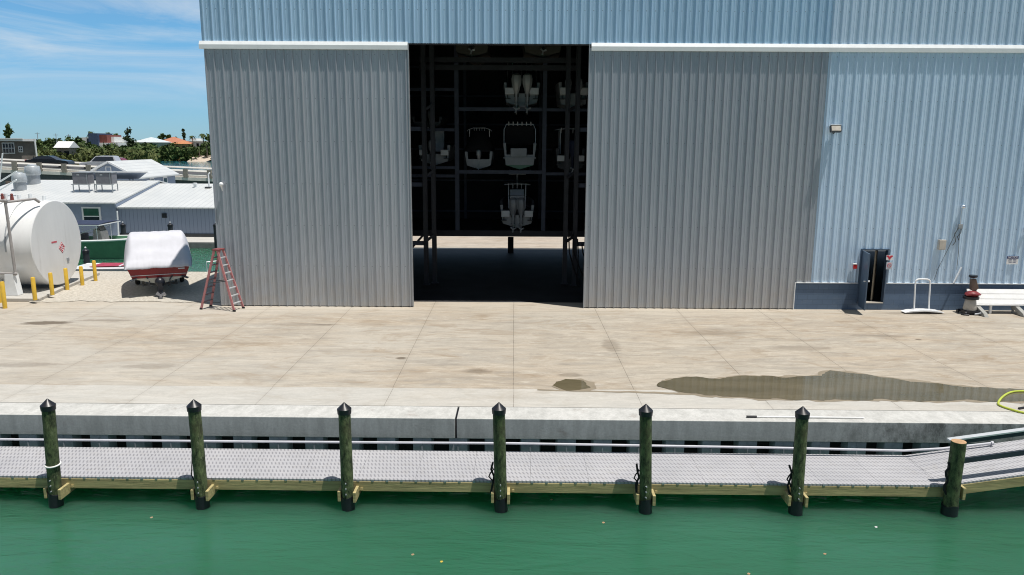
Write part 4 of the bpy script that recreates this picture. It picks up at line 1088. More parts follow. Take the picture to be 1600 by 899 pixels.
# F, G : right bay
b0 = place('stored_boat', 894, R_(880, 172).z + 0.10, YR + 0.3, 'white boat with bracketed motors on the upper right shelf'); BW = px2m(48, YR)
make_hull(b0, 5.5, BW, 1.2, M['stored_white'], M['stored_white'], M['stored_white']); brackets_transom(b0, 1.2, BW)
for x in (-0.28, 0.28): outboard(b0, x, -0.1, 0.7, 0.8, M['grey_metal'])
b0 = place('stored_boat', 891, R_(880, 272).z + 0.10, YR + 0.3, 'dark-hulled boat with pale T-top on the middle right shelf'); BW = px2m(48, YR)
make_hull(b0, 5.5, BW, 1.1, M['dark_metal'], M['dark_metal'], M['dark_metal']); outboard(b0, 0.1, -0.1, 0.75, 0.95, M['navy'])
t_top(b0, 1.1, BW * 0.95, 0.6, 2.6, 0.95, M['stored_white'], rods=4); brackets_transom(b0, 1.0, BW)
b0 = place('stored_boat', 668, R_(680, 203).z + 0.10, YR + 0.3, 'low dark boat above the small white boat in the left bay'); BW = px2m(50, YR)
make_hull(b0, 5.5, BW, 0.5, M['dark_metal'], M['dark_metal'], M['dark_metal']); outboard(b0, 0.15, -0.05, 0.35, 0.6, M['dark_metal'])
# ------------------------------------------------------------------ left yard: fuel tank
pad_z = 0.14
c1 = atZ(62, 472, 0); c2 = atZ(97, 455, 0.0)
tk_x = -19.75; tr = 1.82; tk_y = 32.55; tk_z = pad_z + 0.10 + tr
tag(MB().prism([(-40, c1.y, 0), (c1.x, c1.y, 0), (c2.x, c2.y, 0), (c2.x - 0.5, 36.2, 0), (-40, 36.2, 0)], (0, 0, pad_z)).build('concrete_pad', M['apron_light'], bevel=0.02), 'low pale concrete pad under the white fuel tank', 'concrete pad')
tk = empty('fuel_tank', (tk_x, tk_y, pad_z), 0, 'big white cylindrical fuel tank lying on its side with red hazard diamond', 'fuel tank')
T = Matrix.Translation((0, 0, tk_z - pad_z)) @ Matrix.Rotation(-PI / 2, 4, 'Y')   # lathe axis -> -x
MB().lathe([(0.0, 0.0), (tr - 0.03, 0.0), (tr, 0.02), (tr, 0.06), (tr - 0.006, 0.065), (tr - 0.006, 2.2), (tr, 2.21), (tr, 2.26), (tr - 0.006, 2.27), (tr - 0.006, 9.0), (0, 9.05)], (0, 0, 0), 72, T).build('tank_shell', M['tank_white'], tk, smooth=30)
for xx in (-1.9, -5.5):
    sd_ = []
    for q in range(13):
        a = math.radians(-140 + 100 * q / 12)
        sd_.append(Vector((xx, (tr - 0.01) * math.cos(a), (tk_z - pad_z) + (tr - 0.01) * math.sin(a))))
    sd_ = [Vector((xx, -1.5, 0))] + sd_ + [Vector((xx, 1.5, 0))]
    MB().prism(sd_, (-0.3, 0, 0)).build('saddle', M['tank_white'], tk)
p = atY(97, 387, tk_y); dia = MB()
fy = lambda px, py: (CAM + ray(px, py) * ((tk_x + 0.006 - CAM.x) / ray(px, py).x)) - Vector((tk_x, tk_y, pad_z))
q0 = fy(97, 387)
def flat(y, z, s, name, m_, off):
    return MB().prism([(off, y, z - s), (off, y + s, z), (off, y, z + s), (off, y - s, z)], (0.004, 0, 0)).build(name, m_, tk)
flat(q0.y, q0.z, 0.24, 'hazard_diamond', M['signr'], 0.003)
fr_ = MB()
for a, b_ in (((-.2, 0), (0, .2)), ((0, .2), (.2, 0)), ((.2, 0), (0, -.2)), ((0, -.2), (-.2, 0))):
    fr_.bar((0.010, q0.y + a[0], q0.z + a[1]), (0.010, q0.y + b_[0], q0.z + b_[1]), 0.012, 0.012)
for w_, dz_ in ((0.11, -0.02), (0.07, 0.06), (0.05, -0.09)):
    fr_.box(0.008, 0.012, q0.y - w_, q0.y + w_, q0.z + dz_ - 0.02, q0.z + dz_ + 0.02)
fr_.build('diamond_marking', M['signw'], tk)
q1 = fy(85, 378.5); wr_ = MB()
for k_ in range(6): wr_.box(0.003, 0.008, q1.y - 0.2 + k_ * 0.065, q1.y - 0.155 + k_ * 0.065, q1.z - 0.035, q1.z + 0.035)
wr_.build('red_lettering', M['signr'], tk)
q1 = fy(106, 405)
MB().box(0.003, 0.03, q1.y - 0.08, q1.y + 0.08, q1.z - 0.08, q1.z + 0.06).build('inspection_plate', M['grey_metal'], tk)
# vent pipes, fittings and raised bands standing in for pipe shadows on the tank
ft = MB()
for xx, hh_, yy in ((-0.9, 0.28, -0.1), (-1.5, 0.22, 0.1), (-1.9, 0.3, -0.15), (-2.5, 0.2, 0.05), (-0.45, 0.18, 0.12)):
    ft.cyl((xx, yy, tk_z - pad_z + tr - 0.03), (xx, yy, tk_z - pad_z + tr + hh_), 0.07, n=10)
ft.pieces('fitting', M['trim_white'], tk, smooth=40)
vl = MB()
for xx in (-1.95, -1.55):
    vl.cyl((xx, -0.3, tk_z - pad_z + tr - 0.1), (xx, -0.3, tk_z - pad_z + tr + 0.22), 0.09, 0.06, n=10); vl.ball((xx, -0.3, tk_z - pad_z + tr + 0.26), 0.055)
vl.build('red_valve', mat('dull red valve', (0.2, 0.05, 0.04), 0.5), tk, smooth=40)
hoop = MB()  # pipe shadows on the tank, built as raised hoops
for xx in (-1.05, -1.85):
    hoop.tube([(xx, (tr + 0.015) * math.cos(a), tk_z - pad_z + (tr + 0.015) * math.sin(a)) for a in [math.radians(90 + 95 * q / 20) for q in range(21)]], 0.022, 6)
hoop.pieces('pipe_shadow_band', M['grey_metal'], tk)
a0, a1 = atY(8, 314, 30.5), atY(24, 428, 30.5)
b0_ = atY(54, 311, 31.6)
tp_ = MB(); tp_.tube([a1, a0], 0.055, 10); tp_.tube([a0 + Vector((0, 0, -0.06)), b0_], 0.05, 10); tp_.tube([a1, a1 + Vector((-0.9, 0.0, 0.02))], 0.05, 10); tp_.tube([b0_, b0_ + Vector((0.1, 0.15, -0.15))], 0.06, 10)
tp_.ball(a0, 0.09); tp_.ball(a1, 0.08); tp_.tube([a0, a0 + Vector((-1.2, 0, 0.02))], 0.05, 10)
tp_.build('fill_pipe', mat('grey pipe paint', (0.33, 0.31, 0.30), 0.5), tk, world=True, smooth=40)
a_, b_ = atY(13, 440, 30.5), atY(26, 462, 30.5)
MB().prism([(a_.x - 0.2, 30.45, pad_z), (b_.x + 0.1, 30.45, pad_z), (b_.x - 0.02, 30.45, pad_z + 0.9), (a_.x - 0.1, 30.45, pad_z + 0.9)], (0, 0.35, 0)).build('pump_cabinet', M['trim_white'], tk, world=True, bevel=0.02)
# bollards
bl = [(55, 469, 433, 'nearest the pad corner'), (82, 461, 426, 'second from the pad corner'), (105.5, 453, 419, 'in front of the middle of the tank end'),
      (129, 446, 416, 'just right of the tank end'), (149.5, 439, 407, 'nearest the canal')]
for px, yb, yt, lb in bl:
    onpad = yb > 455
    p = atZ(px, yb, pad_z if onpad else 0.012)
    h_ = atY(px, yt, p.y).z - p.z
    bo = empty('bollard', p, 0, 'yellow bollard ' + lb, 'bollard', 'bollards along the fuel tank')
    MB().lathe([(0.08, 0), (0.08, h_ - 0.04), (0.062, h_ - 0.01), (0.0, h_)], (0, 0, 0), 16).build('post', M['yellow'], bo, smooth=40)
for px, yb, yt, lb in ((8, 482, 440, 'yellow bollard at the left edge in front of the pad'), (0, 473, 433, 'yellow bollard half cut off behind the left edge bollard')):
    p = atZ(px, yb, 0.0); h_ = atY(px, yt, p.y).z - p.z
    bo = empty('bollard', p, 0, lb, 'bollard', 'bollards along the fuel tank')
    MB().lathe([(0.08, 0), (0.08, h_ - 0.04), (0.062, h_ - 0.01), (0.0, h_)], (0, 0, 0), 16).build('post', M['yellow'], bo, smooth=40)

# ------------------------------------------------------------------ covered boat on a trailer
xs0, xs1 = atY(194, 425, 31.3).x, atY(303, 425, 31.3).x
bx = (xs0 + xs1) / 2; B_ = (xs1 - xs0) * 0.90; keel = 0.50
cvb = empty('covered_boat', (bx, 31.3, keel), math.radians(25), 'red and white motor boat under a white cover beside the tank', 'boat')
S_ = make_hull(cvb, 5.9, B_, 0.80, M['red'], mat('cream hull', (0.62, 0.60, 0.50), 0.35, var=0.05), M['white_gel'], cockpit=False)
sdv = MB(); sdv.box(-B_ * .42, B_ * .42, -0.02, -0.004, 0.40, 0.42); sdv.build('rub_rail', M['trim_white'], cvb)
letm = MB()
x = -0.48
for k_, wl_ in enumerate((0.16, 0.11, 0.11, 0.13, 0.11, 0.11, 0.14)):
    letm.box(x, x + wl_ - 0.03, -0.02, -0.003, 0.70, 0.80); x += wl_ + 0.02
letm.box(B_ * .28, B_ * .28 + 0.25, -0.02, -0.003, 0.60, 0.65)
letm.build('hull_lettering', M['signw'], cvb)
# cover : fabric grid with folds, gathered hem
g_u, g_v = 60, 46; vs = []; fs = []
def cover_h(y):
    pts = [(-0.22, 0.00), (0.0, 0.10), (0.5, 0.48), (1.15, 0.98), (1.7, 1.12), (2.6, 1.08), (4.0, 0.75), (5.4, 0.25), (6.0, 0.05)]
    for (a, ha), (b_, hb) in zip(pts, pts[1:]):
        if y <= b_: 
            u = max(0, (y - a) / (b_ - a)); u = u * u * (3 - 2 * u) * 0.5 + u * 0.5
            return ha + (hb - ha) * u
    return 0.05
for j in range(g_v + 1):
    y = -0.20 + 6.15 * (j / g_v) ** 1.15
    yy = max(0, min(5.9, y)) / 5.9
    hb = B_ / 2 * (0.93 + 0.07 * math.sin(min(1, yy / 0.45) * PI / 2)) * (1 - max(0, (yy - 0.42) / 0.58) ** 2.3) + 0.06
    hb = max(hb, 0.08)
    H_ = cover_h(y)
    for i in range(g_u + 1):
        u = -1 + 2 * i / g_u
        s_ = abs(u)
        
        x = u * hb * 1.0
        prof = 1.0 if s_ < 0.72 else max(0.0, 1 - ((s_ - 0.72) / 0.28) ** 2.0)
        z = 0.88 + H_ * prof
        hem = max(0, (s_ - 0.93) / 0.07) + max(0, 1 - (y + 0.2) / 0.16)
        z += -0.17 * min(1, hem)
        fold = 0.022 * mnoise.noise(Vector((u * 7, y * 1.6, 1))) + 0.006 * mnoise.noise(Vector((u * 18, y * 3, 5))) + 0.028 * mnoise.noise(Vector((u * 2.5, y * 1.2, 8)))
        z += fold * (0.8 + 0.5 * min(1, hem)) 
        yo = (0.008 * math.sin(u * 55 + 3 * mnoise.noise(Vector((u * 8, 0, 0)))) * max(0, 1 - (y + 0.2) / 0.4))
        vs.append((x + 0.02 * mnoise.noise(Vector((y * 7, u * 3, 2))) * s_, y + yo, z))
for j in range(g_v):
    for i in range(g_u):
        a = j * (g_u + 1) + i
        fs.append((a, a + 1, a + g_u + 2, a + g_u + 1))
cv = MB(); cv.add(vs, fs)
M['cover'] = mat('white boat cover fabric', (0.56, 0.56, 0.60), 0.8, var=0.06, scale=1.5, bmp=0.15, bscale=5)
o = cv.build('boat_cover', M['cover'], cvb, smooth=80)
so = o.modifiers.new('thick', 'SOLIDIFY'); so.thickness = 0.012
dr = MB(); dr.ball((0, -0.22, 0.12), (0.20, 0.22, 0.22)); dr.box(-0.09, 0.09, -0.45, -0.05, -0.22, 0.10); dr.loft([[Vector((0.09 * math.cos(a), y, -0.34 + 0.11 * math.sin(a))) for a in [2 * PI * q / 12 for q in range(12)]] for y in (-0.75, -0.6, -0.2)])
dr.prism([(-0.02, -0.35, -0.42), (-0.02, -0.62, -0.42), (-0.02, -0.55, -0.46)], (0.04, 0, 0))
dr.build('outdrive', M['black'], cvb, smooth=50)
prp = MB(); prp.cyl((0, -0.86, -0.34), (0, -0.75, -0.34), 0.06, n=10)
for q in range(3):
    a = 2 * PI * q / 3 + 0.5; d = Vector((math.cos(a), 0, math.sin(a))); e = Vector((-math.sin(a), 0, math.cos(a))); c_ = Vector((0, -0.8, -0.34))
    prp.prism([c_ + d * .05 - e * .05, c_ + d * .19 - e * .09, c_ + d * .2 + e * .05, c_ + d * .05 + e * .05], (0, 0.02, 0))
prp.build('propeller', mat('dull steel', (0.3, 0.3, 0.32), 0.35, metal=0.6), cvb)
hz_ = MB()
for s in (-1, 1):
    hz_.tube([(s * 0.5, -0.02, 0.34), (s * 0.38, -0.14, 0.2), (s * 0.42, -0.12, 0.0), (s * 0.3, -0.02, -0.06)], 0.025, 6)
    hz_.bar((s * 0.85, -0.05, 0.32), (s * 1.1, -0.12, 0.22), 0.25, 0.03)
hz_.pieces('trim_tab', M['dark_metal'], cvb)
trl = empty('boat_trailer', (bx - 0.15, 31.6, 0.012), math.radians(25), 'dark boat trailer under the red and white covered boat', 'boat trailer')
for s in (-1, 1):
    MB().bar((s * 0.65, 0.1, 0.42), (s * 0.55, 5.0, 0.42), 0.08, 0.12).build('frame_rail', M['dark_metal'], trl)
    MB().bar((s * 0.45, 0.2, 0.56), (s * 0.45, 3.5, 0.58), 0.12, 0.10).pieces('bunk', M['black_matte'], trl)
    wh = MB().lathe([(0.14, 0), (0.33, 0.0), (0.36, 0.05), (0.36, 0.15), (0.33, 0.2), (0.14, 0.2)], (0, 0, 0), 24, Matrix.Translation((s * 0.92 - 0.1, 2.9, 0.36)) @ Matrix.Rotation(PI / 2, 4, 'Y')).build('wheel', M['rubber'], trl, smooth=40)
MB().bar((-0.95, 2.9, 0.34), (0.95, 2.9, 0.34), 0.08, 0.08).build('axle', M['dark_metal'], trl)
MB().bar((-0.65, 0.3, 0.40), (0.65, 0.3, 0.40), 0.07, 0.08).build('cross_member', M['dark_metal'], trl)

# ------------------------------------------------------------------ stepladder
f1, f2 = atZ(316, 483, 0), atZ(375, 483, 0)
lx = (f1.x + f2.x) / 2; lt = atY(348, 390, 28.95).z
ld = empty('stepladder', (lx + 0.05, 28.82, 0), math.radians(-14), 'faded red stepladder standing open at the left corner of the building', 'stepladder')
hx = (f2.x - f1.x) / 2 * 1.0; W2 = 0.30
for s in (-1, 1):
    for yb_, yt_ in ((-W2, -0.17), (W2, 0.17)):
        MB().bar((s * hx, yb_, 0.02), (s * 0.07, yt_, lt), 0.04, 0.085, up=(1, 0, 0)).build('rail', M['ladder'], ld)
        MB().box(s * hx - 0.05, s * hx + 0.05, yb_ - 0.03, yb_ + 0.03, 0.0, 0.07).build('foot', M['rubber'], ld)
stp = MB(); rgs = MB()
for q in range(1, 8):
    u = q / 8.0
    wy = W2 + (0.17 - W2) * u
    xl = -(hx + (0.07 - hx) * u); stp.box(xl - 0.05, xl + 0.05, -wy, wy, lt * u - 0.015, lt * u + 0.015)
    xr_ = hx + (0.07 - hx) * u; rgs.box(xr_ - 0.03, xr_ + 0.03, -wy, wy, lt * u - 0.018, lt * u + 0.018)
stp.pieces('step', mat('dirty step', (0.16, 0.10, 0.10), 0.6), ld); rgs.pieces('rung', M['alu'], ld)
MB().box(-0.15, 0.15, -0.2, 0.2, lt - 0.01, lt + 0.05).build('top_cap', mat('ladder top cap', (0.22, 0.06, 0.06), 0.6), ld, bevel=0.01)
sb = MB(); sb.bar((-hx * .55, -0.25, lt * .45), (hx * .55, -0.25, lt * .5), 0.02, 0.03); sb.bar((-hx * .55, 0.25, lt * .45), (hx * .55, 0.25, lt * .5), 0.02, 0.03); sb.pieces('spreader', M['dark_metal'], ld)

# ------------------------------------------------------------------ right side: dolly, floor machine, bench
p0, p1 = atZ(1398, 484, 0), atZ(1458, 484, 0)
dl = empty('hand_dolly', ((p0.x + p1.x) / 2, 28.95, 0), 0, 'long white curved dolly with tall hoop handle against the block base', 'dolly')
hl = (p1.x - p0.x) / 2
pol = [(-hl, -0.28, 0.055), (-hl * .7, -0.28, 0.115), (-hl * .2, -0.28, 0.15), (hl * .3, -0.28, 0.15), (hl * .75, -0.28, 0.11), (hl, -0.28, 0.05), (hl * .96, -0.28, 0.03), (hl * .6, -0.28, 0.06), (0, -0.28, 0.09), (-hl * .6, -0.28, 0.06), (-hl * .97, -0.28, 0.03)]
MB().prism(pol, (0, 0.36, 0)).build('deck_board', M['white_gel'], dl, bevel=0.012)
tr_ = MB()
for xx in (-0.28, 0.32): tr_.box(xx - 0.07, xx + 0.07, -0.24, 0.04, 0.0, 0.085)
tr_.box(-hl * .9, hl * .9, -0.2, 0.0, 0.02, 0.05)
tr_.pieces('runner', M['black'], dl)
h1 = atY(1416, 437, 28.95).z; xa, xb_ = -0.30, 0.27
MB().tube(smooth_path([Vector(v) for v in ((xa, -0.05, 0.12), (xa, 0.0, 0.5), (xa, 0.06, h1 - 0.15), (xa + 0.05, 0.07, h1 - 0.03), (xa + 0.15, 0.08, h1), (xb_ - 0.15, 0.08, h1), (xb_ - 0.05, 0.07, h1 - 0.03), (xb_, 0.06, h1 - 0.15), (xb_, 0.0, 0.5), (xb_, -0.05, 0.12))], 4), 0.032, 8).build('hoop_handle', M['white_gel'], dl, smooth=60)

p = atZ(1499, 485, 0)
vm = empty('floor_machine', (p.x, 28.75, 0), 0, 'wheeled shop vacuum with beige drum and red top beside the white bench', 'shop vacuum')
MB().lathe([(0.22, 0.16), (0.24, 0.2), (0.19, 0.55), (0.17, 0.58)], (0, 0, 0), 20).build('drum', M['beige'], vm, smooth=40)
MB().lathe([(0.20, 0.585), (0.28, 0.60), (0.28, 0.70), (0.2, 0.72)], (0, 0, 0), 20).build('collar', M['black'], vm, smooth=40)
rt_ = MB(); rt_.lathe([(0.22, 0.725), (0.26, 0.76), (0.22, 0.84), (0.1, 0.90), (0.0, 0.91)], (0.02, 0, 0), 16)
rt_.tube([(-0.25, -0.1, 0.76), (-0.1, -0.25, 0.82), (0.12, -0.25, 0.80), (0.28, -0.1, 0.78), (0.2, 0.1, 0.86)], 0.04, 8)
rt_.build('motor_head', mat('dull red plastic', (0.20, 0.025, 0.03), 0.45), vm, smooth=40)
bs = MB(); bs.box(-0.28, 0.28, -0.26, 0.26, 0.07, 0.155)
for sx in (-1, 1):
    for sy in (-1, 1): bs.cyl((sx * 0.30 - 0.03, sy * 0.25, 0.07), (sx * 0.30 + 0.03, sy * 0.25, 0.07), 0.07, n=12)
bs.tube([(-0.42, -0.2, 0.03), (-0.35, -0.3, 0.03), (-0.2, -0.34, 0.03)], 0.03, 6)
bs.build('wheel_base', M['black'], vm)
MB().prism([(0.02, 0.05, 0.92), (0.20, 0.05, 0.90), (0.30, 0.05, 1.0), (0.16, 0.05, 1.36), (-0.02, 0.05, 1.36)], (0, 0.16, 0)).build('filter_box', mat('brown plastic', (0.13, 0.09, 0.07), 0.5), vm, bevel=0.02)
MB().lathe([(0.12, 0), (0.16, 0.05), (0.15, 0.10), (0.0, 0.10)], (0.06, 0.12, 1.40), 16).build('cap', M['black'], vm, smooth=40)
MB().box(0.14, 0.24, 0.08, 0.22, 0.16, 0.92).build('handle_post', M['black'], vm, bevel=0.01)
MB().tube([(0.22, -0.1, 0.12), (0.36, -0.24, 0.13), (0.25, -0.34, 0.10), (0.0, -0.36, 0.06)], 0.035, 8).build('suction_hose', M['grey_metal'], vm, smooth=60)

p = atZ(1522, 487, 0)
be = empty('slatted_bench', (p.x, 28.9, 0), 0, 'white slatted bench on grey timber legs at the right edge', 'bench')
for q, (z, y_) in enumerate(((0.82, 0.20), (0.64, 0.09), (0.46, -0.02))):
    MB().box(-0.42, 3.0, -0.02, 0.02, -0.098, 0.098, Matrix.Translation((0, y_, z)) @ Matrix.Rotation(math.radians(-32), 4, 'X')).build('back_slat', M['white_paint'], be, bevel=0.006)
for y_ in (-0.42, -0.24):
    pass
MB().box(-0.42, 3.0, -0.17, -0.03, 0.335, 0.365).build('seat_slat', M['white_paint'], be, bevel=0.006)
M['greywood'] = mat('weathered grey timber legs', (0.32, 0.32, 0.30), 0.8, var=0.15)
for xx in (-0.15, 1.35, 2.7):
    MB().prism([(xx - 0.05, -0.75, 0.0), (xx - 0.05, -0.62, 0.13), (xx - 0.05, -0.1, 0.33), (xx - 0.05, 0.12, 0.33), (xx - 0.05, 0.12, 0.18), (xx - 0.05, -0.15, 0.14), (xx - 0.05, -0.5, 0.0)], (0.16, 0, 0)).build('leg', M['greywood'], be, bevel=0.01)
    MB().bar((xx + 0.02, 0.05, 0.0), (xx + 0.02, 0.26, 0.86), 0.07, 0.05).build('back_leg', M['greywood'], be)
for xx in (0.35, ): MB().box(xx, xx + 0.08, -0.12, -0.05, 0.0, 0.33).build('leg', M['white_paint'], be)
# ------------------------------------------------------------------ canal, far dock and the waterfront restaurant
ZDK = -0.72
tag(MB().box(-75, XL - 0.1, 54.2, 90, -3, ZDK).build('far_dock', M['coping']), kind='structure')
tag(MB().box(-75, XL - 0.1, 54.12, 54.19, -3, ZDK - 0.06).build('far_dock_face', mat('grey dock face', (0.2, 0.2, 0.2), 0.9)), kind='structure')
def px_on(px, Y): return atY(px, 340, Y).x
YRB = 57.0
zeL, zeR = atY(120, 316, YRB).z, atY(250, 324, YRB).z
xA, xB, xC = px_on(-60, YRB), atY(181, 330, YRB).x, px_on(360, YRB)
rs = empty('waterfront_building', ((xA + xC) / 2, YRB, ZDK), 0, 'long blue grey waterfront building with white metal roofs across the canal', 'building')
mt, t, b = nodes('grooved blue grey siding'); b.inputs['Roughness'].default_value = 0.7
g = t.nodes.new('ShaderNodeTexCoord'); s_ = t.nodes.new('ShaderNodeSeparateXYZ'); t.links.new(g.outputs['Object'], s_.inputs[0])
gv = math_node(t, 'LESS_THAN', math_node(t, 'FRACT', math_node(t, 'DIVIDE', s_.outputs['X'], 0.30)), 0.12)
t.links.new(mixc(t, gv, (0.25, 0.30, 0.39), (0.15, 0.18, 0.25)), b.inputs['Base Color'])
M['grooved'] = mt
mt, t, b = nodes('white standing seam roof'); b.inputs['Roughness'].default_value = 0.4
g = t.nodes.new('ShaderNodeTexCoord'); s_ = t.nodes.new('ShaderNodeSeparateXYZ'); t.links.new(g.outputs['Object'], s_.inputs[0])
gv = math_node(t, 'LESS_THAN', math_node(t, 'FRACT', math_node(t, 'DIVIDE', s_.outputs['X'], 0.45)), 0.14)
cw = mixc(t, ramp(t, noise_of(t, 0.5, 5, 0.65), 0.35, 0.7), (0.52, 0.54, 0.54), (0.62, 0.63, 0.62))
t.links.new(mixc(t, gv, cw, (0.46, 0.47, 0.48)), b.inputs['Base Color'])
M['white_roof'] = mt
MB().box(xA, xB, YRB, YRB + 14, ZDK, zeL - 0.02).build('wall', M['siding'], rs, world=True)
MB().box(xB + 0.004, xC, YRB + 0.25, YRB + 14, ZDK, zeR - 0.02).build('wall', M['grooved'], rs, world=True)
MB().box(xB + 0.004, xC, YRB + 0.20, YRB + 0.249, ZDK, ZDK + 0.25).build('base_board', M['dark_metal'], rs, world=True)
rd = 7.2
zrL, zrR = atY(200, 282, YRB + rd).z, atY(280, 287, YRB + rd).z
def gable(mb, x0, x1, y0, ym, y1, ze, zr, th=0.10):
    return mb.prism([(x0, y0, ze), (x0, ym, zr), (x0, y1, ze), (x0, y1, ze - th), (x0, ym, zr - th), (x0, y0, ze - th)], (x1 - x0, 0, 0))
gable(MB(), xA, xB + 0.15, YRB - 0.3, YRB + rd, YRB + 14.3, zeL, zrL).build('roof', M['white_roof'], rs, world=True)
gable(MB(), xB + 0.16, xC + 0.3, YRB - 0.1, YRB + rd, YRB + 14.3, zeR, zrR).build('roof', M['white_roof'], rs, world=True)
MB().prism([(xB + 0.02, YRB - 0.25, zeL - 0.12), (xB + 0.02, YRB + rd, zrL - 0.12), (xB + 0.02, YRB + rd, zrR), (xB + 0.02, YRB - 0.05, zeR - 0.1)], (0.12, 0, 0)).build('rake_board', M['siding'], rs, world=True)
a, b_ = atY(130, 346, YRB), atY(157, 323.5, YRB)
wn = MB(); wn.box(a.x, b_.x, YRB - 0.07, YRB + 0.02, a.z, b_.z)
wn = wn.build('window', M['trimw'], rs, world=True)
MB().box(a.x + 0.13, b_.x - 0.13, YRB - 0.085, YRB - 0.071, a.z + 0.42, b_.z - 0.12).build('pane', M['green_glass'], wn)
MB().box(a.x + 0.13, b_.x - 0.13, YRB - 0.085, YRB - 0.071, a.z + 0.1, a.z + 0.34).build('pane', M['glass'], wn)
for o_ in wn.children:
    for v_ in o_.data.vertices: v_.co -= rs.location
p = atY(257, 337, YRB + 0.25)
MB().box(p.x - 0.17, p.x + 0.17, YRB + 0.18, YRB + 0.26, p.z - 0.17, p.z + 0.17).build('wall_vent', M['black'], rs, world=True)
def roof_z(px, py, left=True):
    """point on the front roof slope seen at this pixel"""
    e, r = (zeL, zrL) if left else (zeR, zrR)
    y0 = YRB - 0.3 if left else YRB - 0.1
    d = ray(px, py); k = (r - e) / (YRB + rd - y0)
    t_ = (e + k * (CAM.y - y0) - CAM.z) / (d.z - k * d.y)
    return CAM + d * t_
for px, py, lb in ((131, 300, 'grey air conditioner on a stand on the white roof, left one'), (167, 300, 'grey air conditioner on a stand on the white roof, beside the awning')):
    p = roof_z(px, py); k = 58.5 / FPX
    ac_ = empty('air_conditioner', p, 0, lb, 'air conditioner', 'roof units across the canal')
    lg = MB()
    for sx in (-0.62, 0.62):
        for sy in (-0.3, 0.5): lg.box(sx - 0.03, sx + 0.03, sy - 0.03, sy + 0.03, -0.1, 0.62)
    lg.box(-0.75, 0.75, -0.34, -0.28, 0.56, 0.62); lg.pieces('stand', M['grey_metal'], ac_)
    MB().box(-0.66, 0.62, -0.25, 0.55, 0.63, 1.48).build('unit_case', mat('grey coil case', (0.17, 0.17, 0.19), 0.6), ac_, bevel=0.03)
    MB().box(-0.70, 0.66, -0.29, 0.59, 1.482, 1.54).build('top_cover', M['grey_metal'], ac_, bevel=0.01)
    MB().box(-0.30, -0.10, -0.262, -0.251, 1.3, 1.36).build('badge', M['signw'], ac_)
    MB().box(0.45, 0.50, -0.27, -0.251, 0.65, 1.46).build('conduit', M['grey_metal'], ac_)
for px, py, s, lb in ((32, 297, 1.0, 'galvanized roof exhaust fan nearest the left edge'), (53, 287, 1.1, 'galvanized roof exhaust fan behind the other one')):
    p = roof_z(px, py)
    v_ = empty('roof_fan', p, 0, lb, 'roof fan', 'roof units across the canal')
    MB().lathe([(0.45 * s, -0.1), (0.45 * s, 0.62 * s)], (0, 0, 0), 20).build('fan_base', M['grey_metal'], v_, smooth=40)
    MB().lathe([(0.47 * s, 0.62 * s), (0.55 * s, 0.75 * s), (0.48 * s, 1.25 * s), (0.44 * s, 1.3 * s)], (0, 0, 0), 20).build('fan_hood', mat('pale galvanized hood', (0.45, 0.48, 0.5), 0.45, metal=0.2), v_, smooth=40)
    MB().lathe([(0.30 * s, 1.3 * s), (0.30 * s, 1.38 * s), (0, 1.42 * s)], (0, 0, 0), 16).build('fan_cap', M['alu'], v_, smooth=40)
p = atZ(12, 340, ZDK)
pw = MB()
for a_, b_ in (((-6, 330), (4, 240)), ((0, 284), (26, 268)), ((0, 297), (26, 281))):
    pw.tube([atY(*a_, 58.5), atY(*b_, 58.5)], 0.06, 6)
tag(pw.build('roof_railing', M['trim_white']), 'pale pipe railing at the left end of the white roof', 'railing')
for px, py, lb in ((305, 293, 'white vent pipe on the right white roof, nearer the hall'), ):
    p = roof_z(px, py, False); tag(MB().lathe([(0.12, -0.05), (0.12, 0.25), (0.18, 0.26), (0.18, 0.36), (0, 0.38)], p, 10).build('roof_vent', M['trim_white']), lb, 'roof vent')
p = roof_z(327, 294, False); vp = empty('goose_vent', p, 0, 'tall white vent pipe with hood at the right end of the roof', 'roof vent')
MB().tube([(0, 0, -0.1), (0, 0, 1.1), (0.12, 0, 1.25)], 0.06, 8).build('vent_pipe', M['trim_white'], vp); MB().box(-0.3, 0.15, -0.2, 0.2, -0.02, 0.1).build('vent_boot', M['dark_metal'], vp)

# awning on posts behind the units
yA = YRB + 9.0
aw = empty('roof_awning', (atY(185, 275, yA).x, yA, zrL - 0.5), 0, 'blue grey awning on posts above the white roof, behind the air conditioners', 'awning')
c0, c1_, c2_, c3 = atY(133, 268.5, yA - 2), atY(229, 269.5, yA - 2), atY(216, 280, yA - 0.2), atY(140, 280, yA - 0.2)
MB().prism([c0, c1_, c2_, c3], (0, 0.2, 0.02)).build('awning_panel', M['siding'], aw, world=True)
MB().bar(atY(124, 268.3, yA - 2), atY(231, 269.3, yA - 2), 0.14, 0.10).build('awning_edge', M['trimw'], aw, world=True)
for px in (203, 208): 
    q_ = atY(px, 278, yA - 0.1); MB().box(q_.x - 0.05, q_.x + 0.05, q_.y - 0.05, q_.y + 0.05, zrL - 1.6, q_.z).build('awning_post', M['grey_metal'], aw, world=True)

